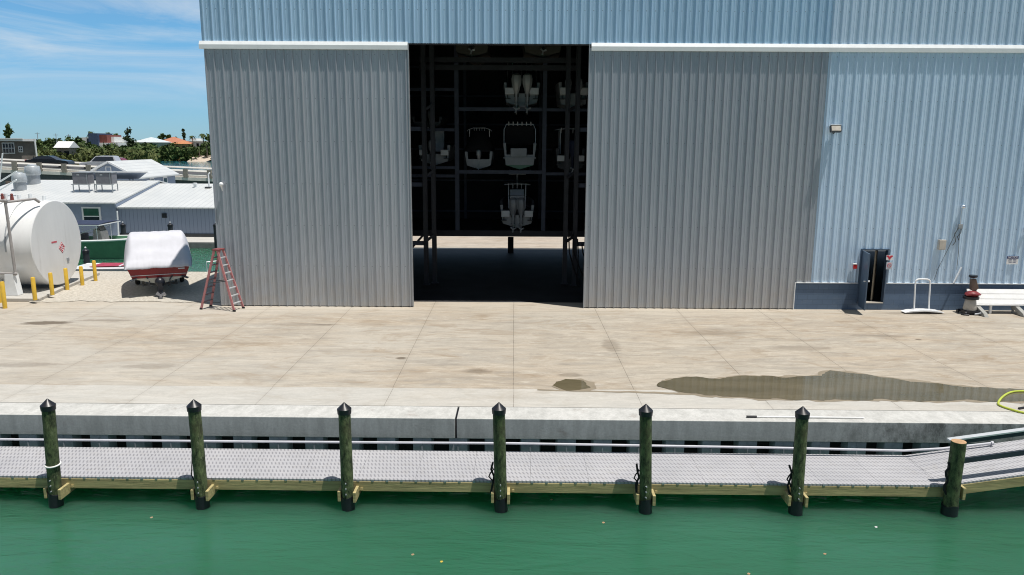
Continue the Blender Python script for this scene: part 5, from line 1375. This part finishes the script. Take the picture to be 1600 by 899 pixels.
# gabled house behind
Y0g, Y1g = 70.0, 78.5
pk = atY(168, 252, Y0g); er = atY(218, 278, Y0g); el_ = atY(142, 266, Y0g)
gh = empty('gabled_house', (pk.x, (Y0g + Y1g) / 2, ZDK), 0, 'blue grey gabled house with bright white metal roof behind the waterfront building', 'house')
hwR, hwL = er.x - pk.x, pk.x - el_.x
zE = er.z; zEl = el_.z
MB().prism([(pk.x, Y0g, pk.z), (er.x + 0.0, Y0g, zE), (er.x, Y0g, zE - 0.12), (pk.x, Y0g, pk.z - 0.14), (el_.x, Y0g, zEl - 0.12), (el_.x, Y0g, zEl)], (0, Y1g - Y0g, 0)).build('roof', M['white_roof'], gh, world=True)
MB().prism([(pk.x, Y0g + 0.35, pk.z - 0.15), (er.x - 0.35, Y0g + 0.35, zE - 0.02), (er.x - 0.35, Y0g + 0.35, ZDK), (el_.x + 0.3, Y0g + 0.35, ZDK), (el_.x + 0.3, Y0g + 0.35, zEl - 0.02)], (0, Y1g - Y0g - 0.7, 0)).build('wall', M['siding'], gh, world=True)
gb = MB(); gb.bar((pk.x, Y0g - 0.02, pk.z - 0.06), (er.x, Y0g - 0.02, zE - 0.06), 0.08, 0.16); gb.bar((pk.x, Y0g - 0.02, pk.z - 0.06), (el_.x, Y0g - 0.02, zEl - 0.06), 0.08, 0.16); gb.build('rake_board', M['trimw'], gh, world=True)
a, b_ = atY(165.5, 269, Y0g + 0.3), atY(173.5, 260.5, Y0g + 0.3)
w1 = MB(); w1.box(a.x, b_.x, Y0g + 0.27, Y0g + 0.36, a.z, b_.z); w1.build('gable_vent', M['trimw'], gh, world=True)
MB().box(a.x + 0.08, b_.x - 0.08, Y0g + 0.255, Y0g + 0.268, a.z + 0.08, b_.z - 0.08).build('vent_louvre', M['siding'], gh, world=True)
for yy in (Y0g + 2.6, Y0g + 5.4):
    MB().box(er.x - 0.36, er.x - 0.31, yy, yy + 0.9, zE - 1.35, zE - 0.15).build('window', M['trimw'], gh, world=True)
    MB().box(er.x - 0.312, er.x - 0.30, yy + 0.12, yy + 0.78, zE - 1.2, zE - 0.3).build('window_glass', M['glass'], gh, world=True)

# ------------------------------------------------------------------ boats and piles in the canal
gbt = empty('centre_console_boat', (-15.4, 41.3, -1.45), math.radians(0), 'green-hulled centre console boat with a T-top moored in the canal behind the tank', 'boat')
def sub_rot(o, loc, rz): o.location = loc; o.rotation_euler = (0, 0, rz)
L5 = 8.2
q_ = atZ(112, 395, -1.25)
sub_rot(gbt, (atY(70, 380, 49.8).x, 49.8, -1.55), -PI / 2)
make_hull(gbt, L5, 2.6, 1.55, M['green_gel'], M['green_gel'], M['white_gel'])
gn = MB()
S_ = hull_rings(L5, 2.6, 1.55)
for s in (-1, 1): gn.tube([(s * (b_ + 0.02), y, sz) for y, b_, kz, cz, sz in S_], 0.075, 6)
gn.build('gunwale', M['white_gel'], gbt, smooth=60)
MB().loft([[Vector((x * (b_ - 0.16 if b_ > 0.25 else 0.02), y, sz - 0.30 + 0.02)) for x in (-1, 1)] + [Vector((x * (b_ - 0.16 if b_ > 0.25 else 0.02), y, sz - 0.42)) for x in (1, -1)] for y, b_, kz, cz, sz in S_]).build('cockpit_floor', M['white_paint'], gbt)
console(gbt, 1.6, 3.4, 0.45, 0.7, mat('tan console', (0.36, 0.33, 0.30), 0.5))
st_m = MB(); st_m.box(-0.5, 0.5, 2.2, 2.7, 1.3, 1.95); st_m.box(-0.6, 0.6, 0.5, 1.3, 1.3, 1.85); st_m.pieces('seat', mat('brown grey cushion', (0.14, 0.12, 0.12), 0.7), gbt, bevel=0.04)
tz = atY(150, 347, 49.8).z - (-1.55) - 0.06
t_top(gbt, tz - 1.35, 2.9, 1.7, 4.4, 1.35, M['navy'], rods=0)
q = gbt.children[-1]
MB().loft([[Vector((x, y, tz - 0.055)) for x in (-1.38, 1.38)] + [Vector((x, y, tz - 0.0)) for x in (1.38, -1.38)] for y in (1.66, 4.44)]).build('canopy_border', M['white_gel'], q)
outboard(gbt, 0, -0.1, 1.1, 1.0)
# low white and red boat beside the gravel edge
q_ = atZ(160, 428, -1.0)
rb = empty('runabout', (atY(122, 425, 38.5).x, 38.6, -0.98), -PI / 2, 'low white boat with red deck stripes moored right below the gravel edge', 'boat')
make_hull(rb, 5.6, 1.9, 1.02, M['white_gel'], M['white_gel'], M['white_gel'], cockpit=False)
dkm = MB()
dkm.prism([(-0.62, 0.9, 1.10), (0.62, 0.9, 1.10), (0.45, 3.4, 1.14), (0, 4.2, 1.16), (-0.45, 3.4, 1.14)], (0, 0, 0.012)); dkm.build('deck_stripe', mat('faded crimson deck', (0.36, 0.03, 0.06), 0.5), rb)
dk2 = MB()
for y in (2.2, 2.5): dk2.prism([(-0.6, y, 1.125), (-0.6, y + 0.10, 1.125), (0.6, y + 0.28, 1.125), (0.6, y + 0.18, 1.125)], (0, 0, 0.03))
dk2.build('white_stripe', M['white_gel'], rb)
MB().prism([(-0.7, 4.0, 1.15), (0.7, 4.0, 1.15), (0.5, 4.5, 1.42), (-0.5, 4.5, 1.42)], (0, 0.05, 0.03)).build('windscreen', mat('pale screen', (0.35, 0.5, 0.5), 0.1), rb)
# small boat right of the covered one
q_ = atY(304, 425, 39.2)
sb_ = empty('skiff', (q_.x, 39.4, -1.4), -PI / 2 + 0.5, 'small white skiff with bow rail right of the covered boat', 'boat')
make_hull(sb_, 3.4, 1.3, 0.8, M['white_gel'], M['white_gel'], M['white_gel'])
rl = MB()
rl.tube([(-0.5, 0.6, 0.85), (-0.55, 0.6, 1.45), (-0.5, 1.4, 1.5), (0, 1.8, 1.52), (0.5, 1.4, 1.5), (0.55, 0.6, 1.45), (0.5, 0.6, 0.85)], 0.025, 6); rl.tube([(0, 1.8, 0.85), (0, 1.8, 1.52)], 0.02, 6)
rl.build('rail', M['alu'], sb_)
def small_pile(px, ytop, Y, lb, r=0.16, cap=True):
    p = atY(px, ytop, Y); o = empty('canal_pile', (p.x, Y, -1.13), 0, lb, 'pile', 'piles in the canal')
    H = p.z + 1.13
    MB().cyl((0, 0, -2), (0, 0, H), r, n=14).build('pile_shaft', M['rack_dark'] if cap else M['pile'], o, smooth=50)
    MB().lathe([(r + .02, -0.05), (r + .02, 0.08), (0.05, 0.2), (0, 0.21)], (0, 0, H), 14).build('pile_cap', M['black'], o, smooth=40)
    MB().ball((0, 0, H + 0.24), 0.05).build('cap_tip', M['white_gel'], o)
small_pile(134, 394, 40.5, 'dark pile between the tank and the green boat')
small_pile(192, 353, 53.2, 'black-capped pile by the far dock, behind the green boat bow', 0.17)
small_pile(266, 353, 53.2, 'black-capped pile by the far dock, above the white boat cover', 0.17)
small_pile(337.5, 353, 53.2, 'black-capped pile by the far dock, nearest the storage hall', 0.19)
a_, b_ = atY(186, 376, 55.5), atY(183, 330, 55.5)
tag(MB().tube([(a_.x, 55.5, ZDK - 0.0), b_], 0.06, 8).build('flag_pole', M['trim_white']), 'slim white pole on the far dock in front of the grey wall', 'pole')
p = atZ(200, 372, ZDK); tag(MB().box(p.x - 1.2, p.x + 1.2, 55.2, 55.8, ZDK, ZDK + 0.12).build('dock_mat', M['grey_metal'], bevel=0.02), 'low grey slab lying on the far dock by the white pole', 'slab')

# ------------------------------------------------------------------ road bridge with traffic
A3 = Vector((atY(0, 253, 97).x, 97.0, atY(0, 253, 97).z)); B3 = Vector((atY(345, 268, 99).x, 99.0, atY(345, 268, 99).z))
dv = (B3 - A3); A3 = A3 - dv * 0.6; B3 = B3 + dv * 0.5; dv = B3 - A3; Ln = dv.length; du = dv.normalized()
nb = Vector((-du.y, du.x, 0)).normalized()          # away from the camera
bg_ = empty('road_bridge', tuple((A3 + B3) / 2), 0, 'pale concrete road bridge with post and rail parapet crossing the inlet', 'bridge')
off = lambda d_, h_: Vector((0, 0, h_)) + nb * d_
MB().prism([A3 + off(0.0, -1.35), A3 + off(9.0, -1.35), A3 + off(9.0, -0.55), A3 + off(0.6, -0.55), A3 + off(0.6, -0.95), A3 + off(0, -0.95)], dv).build('deck_slab', M['plate'], bg_, world=True)
MB().prism([A3 + off(0.5, -2.4), A3 + off(8.5, -2.4), A3 + off(8.5, -1.36), A3 + off(0.5, -1.36)], dv).build('girder', mat('shadow-toned bridge girder', (0.10, 0.10, 0.11), 0.9), bg_, world=True)  # dark colour carries the shadow under the deck
MB().prism([A3 + off(0.7, -0.546), A3 + off(8.6, -0.546), A3 + off(8.6, -0.53), A3 + off(0.7, -0.53)], dv).build('road_surface', mat('asphalt', (0.07, 0.07, 0.072), 0.9), bg_, world=True)
for d_ in (0.05, 8.7):
    for h_ in (-0.22, -0.72):
        MB().prism([A3 + off(d_, h_), A3 + off(d_ + 0.25, h_), A3 + off(d_ + 0.25, h_ + (0.22 if h_ > -0.5 else 0.2)), A3 + off(d_ + 0.13, h_ + (0.24 if h_ > -0.5 else 0.22)), A3 + off(d_, h_ + 0.05)], dv).build('parapet_rail', M['plate'], bg_, world=True)
n = int(Ln / 3.0)
for k_ in range(n + 1):
    P_ = A3 + dv * (k_ / n)
    if P_.x > -30 or P_.x < -78: continue
    MB().bar(P_ + off(0.0, -1.0) , P_ + off(0.0, 0.10), 0.34, 0.55, up=(du.x, du.y, 0)).build('parapet_post', mat('weathered concrete post', (0.24, 0.22, 0.19), 0.9) if k_ == 0 or 'weathered concrete post' not in bpy.data.materials else bpy.data.materials['weathered concrete post'], bg_, world=True)
for u in (0.2, 0.45, 0.7):
    P_ = A3 + dv * u
    MB().box(P_.x - 0.5 + nb.x * 4.5, P_.x + 0.5 + nb.x * 4.5, P_.y + 1.0, P_.y + 8.0, -3.2, P_.z - 2.45).build('pier', M['plate'], bg_, world=True)
ang = math.atan2(du.y, du.x)
def road_pt(px, d_):
    best = None
    for k_ in range(400):
        P_ = A3 + dv * (k_ / 399) + off(d_, -0.53)
        v_ = P_ - CAM; x_ = 800 + FPX * v_.dot(RT) / v_.dot(fw)
        if best is None or abs(x_ - px) < best[0]: best = (abs(x_ - px), P_)
    return best[1]
def car(px, d_, L_, hbody, hroof, paint, lb, suv=False, flip=False):
    P_ = road_pt(px, d_)
    c_ = empty('car', P_, ang + (PI if flip else 0), lb, 'car', 'cars crossing the bridge')
    w2 = 0.9
    def prof(pts, w_, ins=0.0): return [Vector((x * L_, 0, z)) for x, z in pts]
    low = [(-.5, .35), (-.5, hbody * .85), (-.47, hbody), (-.3, hbody + .03), (.22, hbody + .02), (.42, hbody * .92), (.49, hbody * .78), (.5, .4), (.47, .28), (-.47, .28)]
    MB().prism([(x * L_, -w2, z) for x, z in low], (0, 2 * w2, 0)).build('car_body', paint, c_, bevel=0.06)
    ca = [(-.46, hbody), (-.40, hroof - .05), (-.34, hroof), (.0, hroof), (.08, hroof - .06), (.22, hbody)] if suv else [(-.38, hbody), (-.22, hroof - .04), (-.15, hroof), (.02, hroof), (.08, hroof - .05), (.24, hbody)]
    v = []
    for s in (-1, 1): v += [(x * L_, s * (w2 - (0.05 if z < hroof - 0.2 else 0.2)), z) for x, z in ca]
    k6 = len(ca)
    MB().add(v, [tuple(range(k6)), tuple(range(2 * k6 - 1, k6 - 1, -1))] + [(i, i + k6, (i + 1) % k6 + k6, (i + 1) % k6) for i in range(k6)]).build('cabin', paint, c_, bevel=0.03)
    gl = MB()
    for s in (-1, 1):
        q = [(ca[0][0] + .05, hbody + .06), (ca[1][0] + .03, hroof - .12), (ca[-2][0] - .02, hroof - .12), (ca[-1][0] - .05, hbody + .06)]
        qa = [Vector((x * L_, s * ((w2 - (0.035 if z < hroof - 0.2 else 0.15))), z)) for x, z in q]
        gl.prism(qa, (0, 0.02 * s, 0))
    gl.pieces('side_window', M['glass'], c_)
    for x in (-.31, .31):
        for s in (-1, 1):
            wl_ = MB().lathe([(0.0, -0.11), (0.2, -0.11), (0.33, -0.1), (0.34, 0), (0.33, 0.1), (0.2, 0.11), (0, 0.11)], (0, 0, 0), 18, Matrix.Translation((x * L_, s * (w2 - 0.08), 0.34)) @ Matrix.Rotation(PI / 2, 4, 'X')).build('wheel', M['rubber'], c_, smooth=40)
    tl = MB()
    for s in (-1, 1): tl.box(-.505 * L_, -.495 * L_ + 0.05, s * (w2 - 0.25) - 0.15, s * (w2 - 0.25) + 0.15, hbody * .78, hbody + 0.02)
    tl.pieces('tail_light', M['red_paint'], c_)
    return c_
car(79, 2.4, 5.4, 0.95, 1.45, mat('black car paint', (0.012, 0.014, 0.02), 0.15, var=0.05), 'black sedan driving across the bridge by the grey house')
car(160, 2.4, 4.9, 1.0, 1.75, mat('silver car paint', (0.55, 0.55, 0.58), 0.2, metal=0.3, var=0.05), 'silver sport utility car on the bridge above the gabled roof', suv=True, flip=True)
car(188, 5.6, 4.4, 0.95, 1.5, mat('maroon car paint', (0.16, 0.02, 0.04), 0.2, var=0.05), 'dark red car behind the silver one on the bridge', suv=True)

# ------------------------------------------------------------------ far shore
M['land'] = mat('sandy scrub land', (0.13, 0.13, 0.07), 0.95, scale=0.05, c2=(0.30, 0.27, 0.19))
tag(MB().prism([(-500, 106, -2), (-64, 106, -2), (-97, 200, -2), (-138, 296, -2), (-500, 296, -2)], (0, 0, 1.1)).build('shore_land', M['land']), kind='structure')
tag(MB().box(-1500, 900, 300, 3600, -3, -0.85).build('far_land', M['land']), kind='structure')
def leafmat(name, c0, c1, tr=0.0):
    mt, t, b = nodes(name); b.inputs['Roughness'].default_value = 0.7; b.inputs['Specular IOR Level'].default_value = 0.2
    c = mixc(t, ramp(t, noise_of(t, 0.55, 3, 0.6), 0.32, 0.68), c0, c1); c = mixc(t, ramp(t, noise_of(t, 2.5, 2, 0.6), 0.4, 0.8, 0, 0.4), c, tuple(min(1, x * 1.6) for x in c1))
    t.links.new(c, b.inputs['Base Color']); return mt
M['mangrove'] = leafmat('mangrove leaves', (0.026, 0.055, 0.016), (0.085, 0.125, 0.036))
M['scrub'] = leafmat('dry scrub leaves', (0.05, 0.075, 0.022), (0.115, 0.13, 0.045))
M['pine'] = leafmat('dark pine needles', (0.030, 0.052, 0.024), (0.065, 0.090, 0.040))
M['palmleaf'] = leafmat('palm fronds', (0.03, 0.055, 0.02), (0.07, 0.095, 0.03))
M['trunk'] = mat('grey brown bark', (0.16, 0.13, 0.10), 0.9, var=0.2)
rl_ = random.Random(7)
def leaf_quad(mb, c_, s, r_=rl_):
    a = Vector((r_.uniform(-1, 1), r_.uniform(-1, 1), r_.uniform(-.6, 1))).normalized(); b_ = a.orthogonal().normalized(); e = a.cross(b_)
    th = r_.uniform(0, PI); u = b_ * math.cos(th) + e * math.sin(th); v = a.cross(u)
    mb.add([c_ - u * s, c_ + v * s * 0.6, c_ + u * s, c_ - v * s * 0.6], [(0, 1, 2, 3)])
def band(name, px0, px1, Y0, Y1, ytop_fn, n, m_, lab, s=(0.35, 0.9), zb=-0.95, clumps=140):
    mb = MB(); cl_ = []
    for k_ in range(clumps):
        px = rl_.uniform(px0, px1); Y = rl_.uniform(Y0, Y1)
        x = atY(px, 240, Y).x; ht = atY(px, ytop_fn(px), Y).z * rl_.uniform(0.55, 1.10) - zb
        cl_.append((x, Y, ht, rl_.uniform(0.9, 3.0)))
    for k_ in range(n):
        x, Y, ht, r_ = rl_.choice(cl_)
        th = rl_.uniform(0, 2 * PI); ph = rl_.uniform(0, 1) ** 0.6; rr = r_ * math.sqrt(max(0.05, 1 - (ph * 1.1 - 0.35) ** 2)) * rl_.uniform(0.6, 1.05)
        leaf_quad(mb, Vector((x + rr * math.cos(th), Y + rr * math.sin(th), zb + ht * ph + rl_.gauss(0, .15))), rl_.uniform(*s))
    return tag(mb.build(name, m_, normals=False), lab, 'mangrove', kind='stuff')
yt = lambda px: 231 + 2.5 * math.sin(px * 0.13) + 2 * math.sin(px * 0.31 + 1)
band('mangrove_thicket', 175, 350, 294, 316, lambda px: yt(px) - 2, 22000, M['mangrove'], 'dense green mangrove thicket along the far shore', clumps=190, zb=-1.2, s=(0.3, 0.75))
band('mangrove_thicket', 46, 235, 170, 215, lambda px: yt(px) - 2, 21000, M['mangrove'], 'green mangrove and sea grape thicket behind the bridge cars', clumps=170, s=(0.22, 0.55))
band('dry_thicket', 46, 240, 155, 172, lambda px: yt(px) + 5, 6000, M['scrub'], 'olive dry thicket low behind the bridge', clumps=90, s=(0.25, 0.6))
band('far_wood', 40, 350, 330, 420, lambda px: yt(px) - 8, 14000, M['pine'], 'dark distant tree line behind the far houses', clumps=200, zb=-0.9, s=(0.6, 1.5))

def tree(px, ytop, Y, kind, lb, wpx=14, name='tree', zb=-0.9):
    p = atY(px, ytop, Y); H = p.z - zb; k = Y / FPX; R = wpx * k / 2
    o = empty(name, (p.x, Y, zb), 0, lb, 'palm' if kind == 'palm' else 'tree', 'palms rising from the thicket' if 'rising out of the thicket' in lb else 'trees on the far shore')
    tm = MB(); cm = MB()
    if kind == 'palm':
        tm.tube([(0, 0, 0), (0.3, 0, H * .5), (0.1, 0, H - 0.4)], [0.28, 0.22, 0.18], 8)
        for q in range(16):
            a = rl_.uniform(0, 2 * PI); up_ = rl_.uniform(-0.1, 0.7); d = Vector((math.cos(a), math.sin(a), 0))
            pp_ = [Vector((0.1, 0, H - 0.4)) + d * R * u + Vector((0, 0, R * (up_ * u * 1.6 - u * u * 1.25))) for u in (0, .3, .6, .85, 1.0)]
            sd_ = Vector((-d.y, d.x, 0))
            for (p_, q_), wdt in zip(zip(pp_, pp_[1:]), (0.22, 0.3, 0.26, 0.12)):
                cm.add([p_ - sd_ * wdt, p_ + sd_ * wdt, q_ + sd_ * wdt * .8 - Vector((0, 0, .1)), q_ - sd_ * wdt * .8 - Vector((0, 0, .1))], [(0, 1, 2, 3)])
        tm.build('trunk', M['trunk'], o); cm.build('crown', M['palmleaf'], o, normals=False); return
    tm.tube([(0, 0, 0), (0.15, 0, H * .4), (-0.1, 0.1, H * .75), (0, 0, H * .97)], [0.30 * R / 2 + .1, 0.2 * R / 2 + .08, 0.12, 0.05], 8)
    nl = 26 if kind != 'norfolk' else 30
    for q in range(nl):
        u = rl_.uniform(0.22 if kind != 'norfolk' else 0.3, 0.98)
        a = rl_.uniform(0, 2 * PI)
        ext = R * ((1.05 - u) * 1.25 if kind in ('pine', 'norfolk') else math.sin(PI * min(1, max(0.05, (u - .15) / .85))) ** 0.6) * rl_.uniform(0.55, 1.1)
        tip = Vector((math.cos(a) * ext, math.sin(a) * ext, H * u + ext * rl_.uniform(0.05, 0.5)))
        root_ = Vector((0, 0, H * u * 0.95))
        tm.tube([root_, tip], [0.06, 0.02], 4)
        for j in range(34):
            v_ = rl_.uniform(0.25, 1.1); c_ = root_.lerp(tip, v_) + Vector((rl_.gauss(0, .22), rl_.gauss(0, .22), rl_.gauss(0, .2))) * R * 0.55
            leaf_quad(cm, c_, rl_.uniform(0.12, 0.30) * (1 + Y / 300))
    tm.build('trunk', M['trunk'], o); cm.build('crown', M['pine'] if kind != 'leafy' else M['mangrove'], o, normals=False)
tree(199, 197, 215, 'pine', 'tall dark feathery pine rising left of the pale green house', 26, 'pine_tree')
tree(12, 194, 150, 'leafy', 'slim leafy tree rising behind the grey house at the left edge', 16, 'leafy_tree')
tree(286, 200, 330, 'norfolk', 'tall narrow pine standing alone right of the orange roof', 10, 'pine_tree')
tree(180, 208, 260, 'palm', 'palm with round crown right of the modern house', 12, 'palm_tree')
tree(141, 205, 300, 'palm', 'palm standing left above the modern house', 12, 'palm_tree')
tree(168, 206, 300, 'palm', 'small palm peeking over the red block of the modern house', 9, 'palm_tree')
tree(253, 210, 330, 'leafy', 'round dark tree behind the orange roof, left one', 16, 'leafy_tree')
tree(263, 211, 330, 'leafy', 'round dark tree behind the orange roof, right one', 14, 'leafy_tree')
tree(300, 212, 320, 'palm', 'palm beside the white stepped house', 12, 'palm_tree')
tree(316, 208, 310, 'palm', 'palm standing right of the white stepped house', 14, 'palm_tree')
tree(329, 212, 310, 'leafy', 'leafy tree at the far shore touching the hall corner', 20, 'leafy_tree')
tree(62, 219, 190, 'leafy', 'bushy tree right behind the white corner pole of the grey house', 24, 'leafy_tree')
tree(78, 217, 195, 'leafy', 'bushy tree left of the small white gable', 26, 'leafy_tree')
tree(108, 216, 240, 'leafy', 'dark bushy tree right of the small white gable', 28, 'leafy_tree')
tree(122, 217, 210, 'leafy', 'bushy tree left of the modern house', 20, 'leafy_tree')
tree(210, 222, 250, 'leafy', 'bushy tree in front of the pale green house left end', 18, 'leafy_tree')

rq = random.Random(31)
for px in (54, 70, 93, 117, 128, 150, 160, 190, 214, 222, 231, 240, 262, 275, 297, 308, 322):
    Yp = rq.uniform(172, 210) if px < 235 else rq.uniform(296, 312)
    tree(px + rq.uniform(-2, 2), yt(px) - rq.uniform(1, 8), Yp, 'palm', 'green palm rising out of the thicket on the far shore', rq.uniform(9, 14), 'palm_tree')
def house(px0, px1, yb, ye, Y, depth, wall, roofm, lb, ridge=0, hip=True, name='house', wins=3, zb=None):
    a, b_ = atY(px0, ye, Y), atY(px1, ye, Y)
    zb = -0.9; ze = a.z
    o = empty(name, ((a.x + b_.x) / 2, Y + depth / 2, zb), 0, lb, 'house', 'houses on the far shore')
    MB().box(a.x + 0.4, b_.x - 0.4, Y + 0.4, Y + depth - 0.4, zb, ze).build('wall', wall, o, world=True)
    if ridge:
        zr = atY((px0 + px1) / 2, ridge, Y + depth / 2).z; ins = min((b_.x - a.x) / 2 - 0.2, depth / 2) if hip else 0.0
        v = [(a.x, Y, ze), (b_.x, Y, ze), (b_.x, Y + depth, ze), (a.x, Y + depth, ze), (a.x + ins, Y + depth / 2, zr), (b_.x - ins, Y + depth / 2, zr)]
        MB().add(v, [(0, 1, 5, 4), (1, 2, 5), (2, 3, 4, 5), (3, 0, 4), (3, 2, 1, 0)]).build('roof', roofm, o, world=True)
    else:
        MB().box(a.x, b_.x, Y, Y + depth, ze, ze + 0.35).build('roof', roofm, o, world=True)
    for q in range(wins):
        x = a.x + (b_.x - a.x) * (q + 0.5) / wins
        MB().box(x - 0.5, x + 0.5, Y + 0.34, Y + 0.42, ze - 2.0, ze - 0.7).build('window', M['glass'], o, world=True)
    return o
whitew = mat('white render', (0.70, 0.70, 0.68), 0.7, var=0.05)
house(83, 108, 0, 231, 160, 4, mat('tan wood wall', (0.30, 0.26, 0.2), 0.8), M['trimw'], 'small house with a white gable roof among the trees', 221, False, wins=2)
house(204, 248, 0, 222.5, 300, 12, mat('pale green render', (0.38, 0.5, 0.40), 0.7), mat('pale blue metal roof', (0.55, 0.6, 0.62), 0.5), 'pale green house with white hipped roof on the far shore', 214.5)
house(241, 283, 0, 223.5, 312, 12, mat('brown render', (0.30, 0.2, 0.12), 0.8), mat('orange tile roof', (0.42, 0.17, 0.10), 0.8), 'house with a big orange tiled roof on the far shore', 214)
house(271, 291, 0, 225, 302, 6, mat('yellow render', (0.5, 0.36, 0.14), 0.8), mat('orange tile roof small', (0.48, 0.2, 0.09), 0.8), 'low yellow wing in front of the orange roofed house', 220, wins=2)
h_ = house(288, 320, 0, 221.5, 330, 10, whitew, whitew, 'white stepped house right of the orange roof', 0, wins=4)
a, b_ = atY(298, 220, 331), atY(306, 216.5, 331)
MB().box(a.x, b_.x, 331, 338, a.z, b_.z).build('upper_storey', whitew, h_, world=True)
# modern house of coloured blocks
mh = empty('modern_house', (atY(160, 220, 240).x, 245, -0.9), 0, 'modern house of white, navy and red brown blocks above the mangroves', 'house', 'houses on the far shore')
for nm, p0, p1, y0, y1, Y, m_ in (('white_block', 129, 143, 236, 215, 241, whitew), ('navy_block', 140, 152, 236, 208.5, 239.5, mat('navy render', (0.04, 0.07, 0.14), 0.7)), ('red_block', 152, 166.5, 224, 211, 240.5, mat('red brown render', (0.2, 0.06, 0.05), 0.8)),
                                  ('white_base', 151, 184, 236, 223.5, 240, whitew), ('roof_terrace', 165, 178, 222.8, 214, 243, whitew)):
    a, b_ = atY(p0, y0, Y), atY(p1, y1, Y)
    MB().box(a.x, b_.x, Y, Y + 9, a.z if nm != 'navy_block' else -0.9, b_.z).build(nm, m_, mh, world=True)
for px, py in ((133, 220), (139, 227), (168, 229), (176, 229)):
    p = atY(px, py, 239); MB().box(p.x - 0.5, p.x + 0.5, 239.3 if px > 140 else 240.8, 241.5, p.z - 0.7, p.z + 0.7).build('window', M['glass'], mh, world=True)
# grey house near the bridge, left edge
YH = 118
a, b_ = atY(-30, 262, YH), atY(54, 221, YH)
gr = empty('grey_house', (b_.x, YH, -0.9), 0, 'weathered grey brown flat-roofed house with white windows at the left edge', 'house')
MB().box(a.x, b_.x, YH, YH + 8, -0.9, b_.z).build('wall', mat('weathered grey brown boards', (0.17, 0.15, 0.135), 0.9, var=0.3, scale=0.8), gr, world=True)
MB().box(a.x, b_.x + 0.3, YH - 0.5, YH + 8.4, b_.z, b_.z + 0.35).build('roof', M['trimw'], gr, world=True)
z2 = atY(20, 219, YH).z
MB().box(a.x, atY(33, 219, YH).x, YH - 0.7, YH + 8, b_.z + 0.352, z2 + 0.25).build('roof_fascia', M['trimw'], gr, world=True)
for p0, y0, p1, y1 in ((-2, 240, 7.5, 223), (8.5, 240, 17.5, 223), (25.5, 238, 32.5, 229)):
    q0, q1 = atY(p0, y0, YH), atY(p1, y1, YH)
    wf = MB().box(q0.x, q1.x, YH - 0.12, YH + 0.02, q0.z, q1.z).build('window', M['trimw'], gr, world=True)
    xm, zm = (q0.x + q1.x) / 2, (q0.z + q1.z) / 2; gl = MB()
    for xa, xb_ in ((q0.x + 0.13, xm - 0.05), (xm + 0.05, q1.x - 0.13)):
        for za, zb_ in ((q0.z + 0.13, zm - 0.05), (zm + 0.05, q1.z - 0.13)): gl.box(xa, xb_, YH - 0.15, YH - 0.121, za, zb_)
    gp = gl.build('pane', M['glass'], wf)
    for v_ in gp.data.vertices: v_.co -= gr.location
gr.rotation_euler = (0, 0, math.radians(32)); gr.scale = (0.74, 1, 1)
p = atY(55, 217, YH - 0.6)
tag(MB().tube([(p.x, YH - 0.6, 0), (p.x - 0.1, YH - 0.6, p.z)], 0.13, 8).build('corner_pole', M['trimw']), 'white pole at the right corner of the grey house', 'pole')
for px, yt_, Y, lb in ((58, 207, 300, 'thin utility pole above the trees, nearest the grey house'), (87, 209, 300, 'thin utility pole above the small white gable'), (107, 210, 300, 'thin utility pole between the gable and the modern house'), (182.5, 224, 225, 'pale lamp pole in front of the trees by the tall pine')):
    p = atY(px, yt_, Y); o = empty('utility_pole', (p.x, Y, -0.9), 0, lb, 'utility pole', 'poles on the far shore')
    MB().cyl((0, 0, 0), (0, 0, p.z + 0.9), 0.16, 0.11, n=8).build('pole', M['grey_metal'], o); MB().box(-0.9, 0.9, -0.06, 0.06, p.z + 0.3, p.z + 0.42).build('cross_arm', M['trunk'], o)
# sandy cove under the mangroves
p0, p1 = atZ(277, 252.5, -0.9), atZ(292, 253.5, -0.9)
tag(MB().prism([(p0.x, 291, -1.3), (p1.x, 291, -1.3), (p1.x + 2, 300, 0.6), (p0.x - 1, 300, 0.6)], (0, 3, 0.4)).build('sand_bank', mat('pale sand', (0.5, 0.42, 0.34), 0.9)), kind='structure')
# scraps floating on the water
for px, py, c_ in ((1369, 824, 'white'), (1289, 866, 'tan'), (862, 781, 'tan'), (943, 817, 'tan'), (1170, 897, 'tan'), (237, 809, 'tan'), (645, 867, 'tan'), (690, 878, 'yellow')):
    p = atZ(px, py, -1.125); s = 0.028
    o = MB().prism([(p.x - s, p.y - s * .5, p.z), (p.x, p.y - s, p.z), (p.x + s, p.y, p.z), (p.x + s * .3, p.y + s, p.z), (p.x - s * .8, p.y + s * .6, p.z)], (0, 0, 0.008)).build('floating_leaf', M['signw'] if c_ == 'white' else M['wood_end'] if c_ == 'tan' else M['yellow'])
    tag(o, 'tiny pale fallen leaf floating on the green canal water in front of the boardwalk', 'leaf', 'leaves floating on the canal')
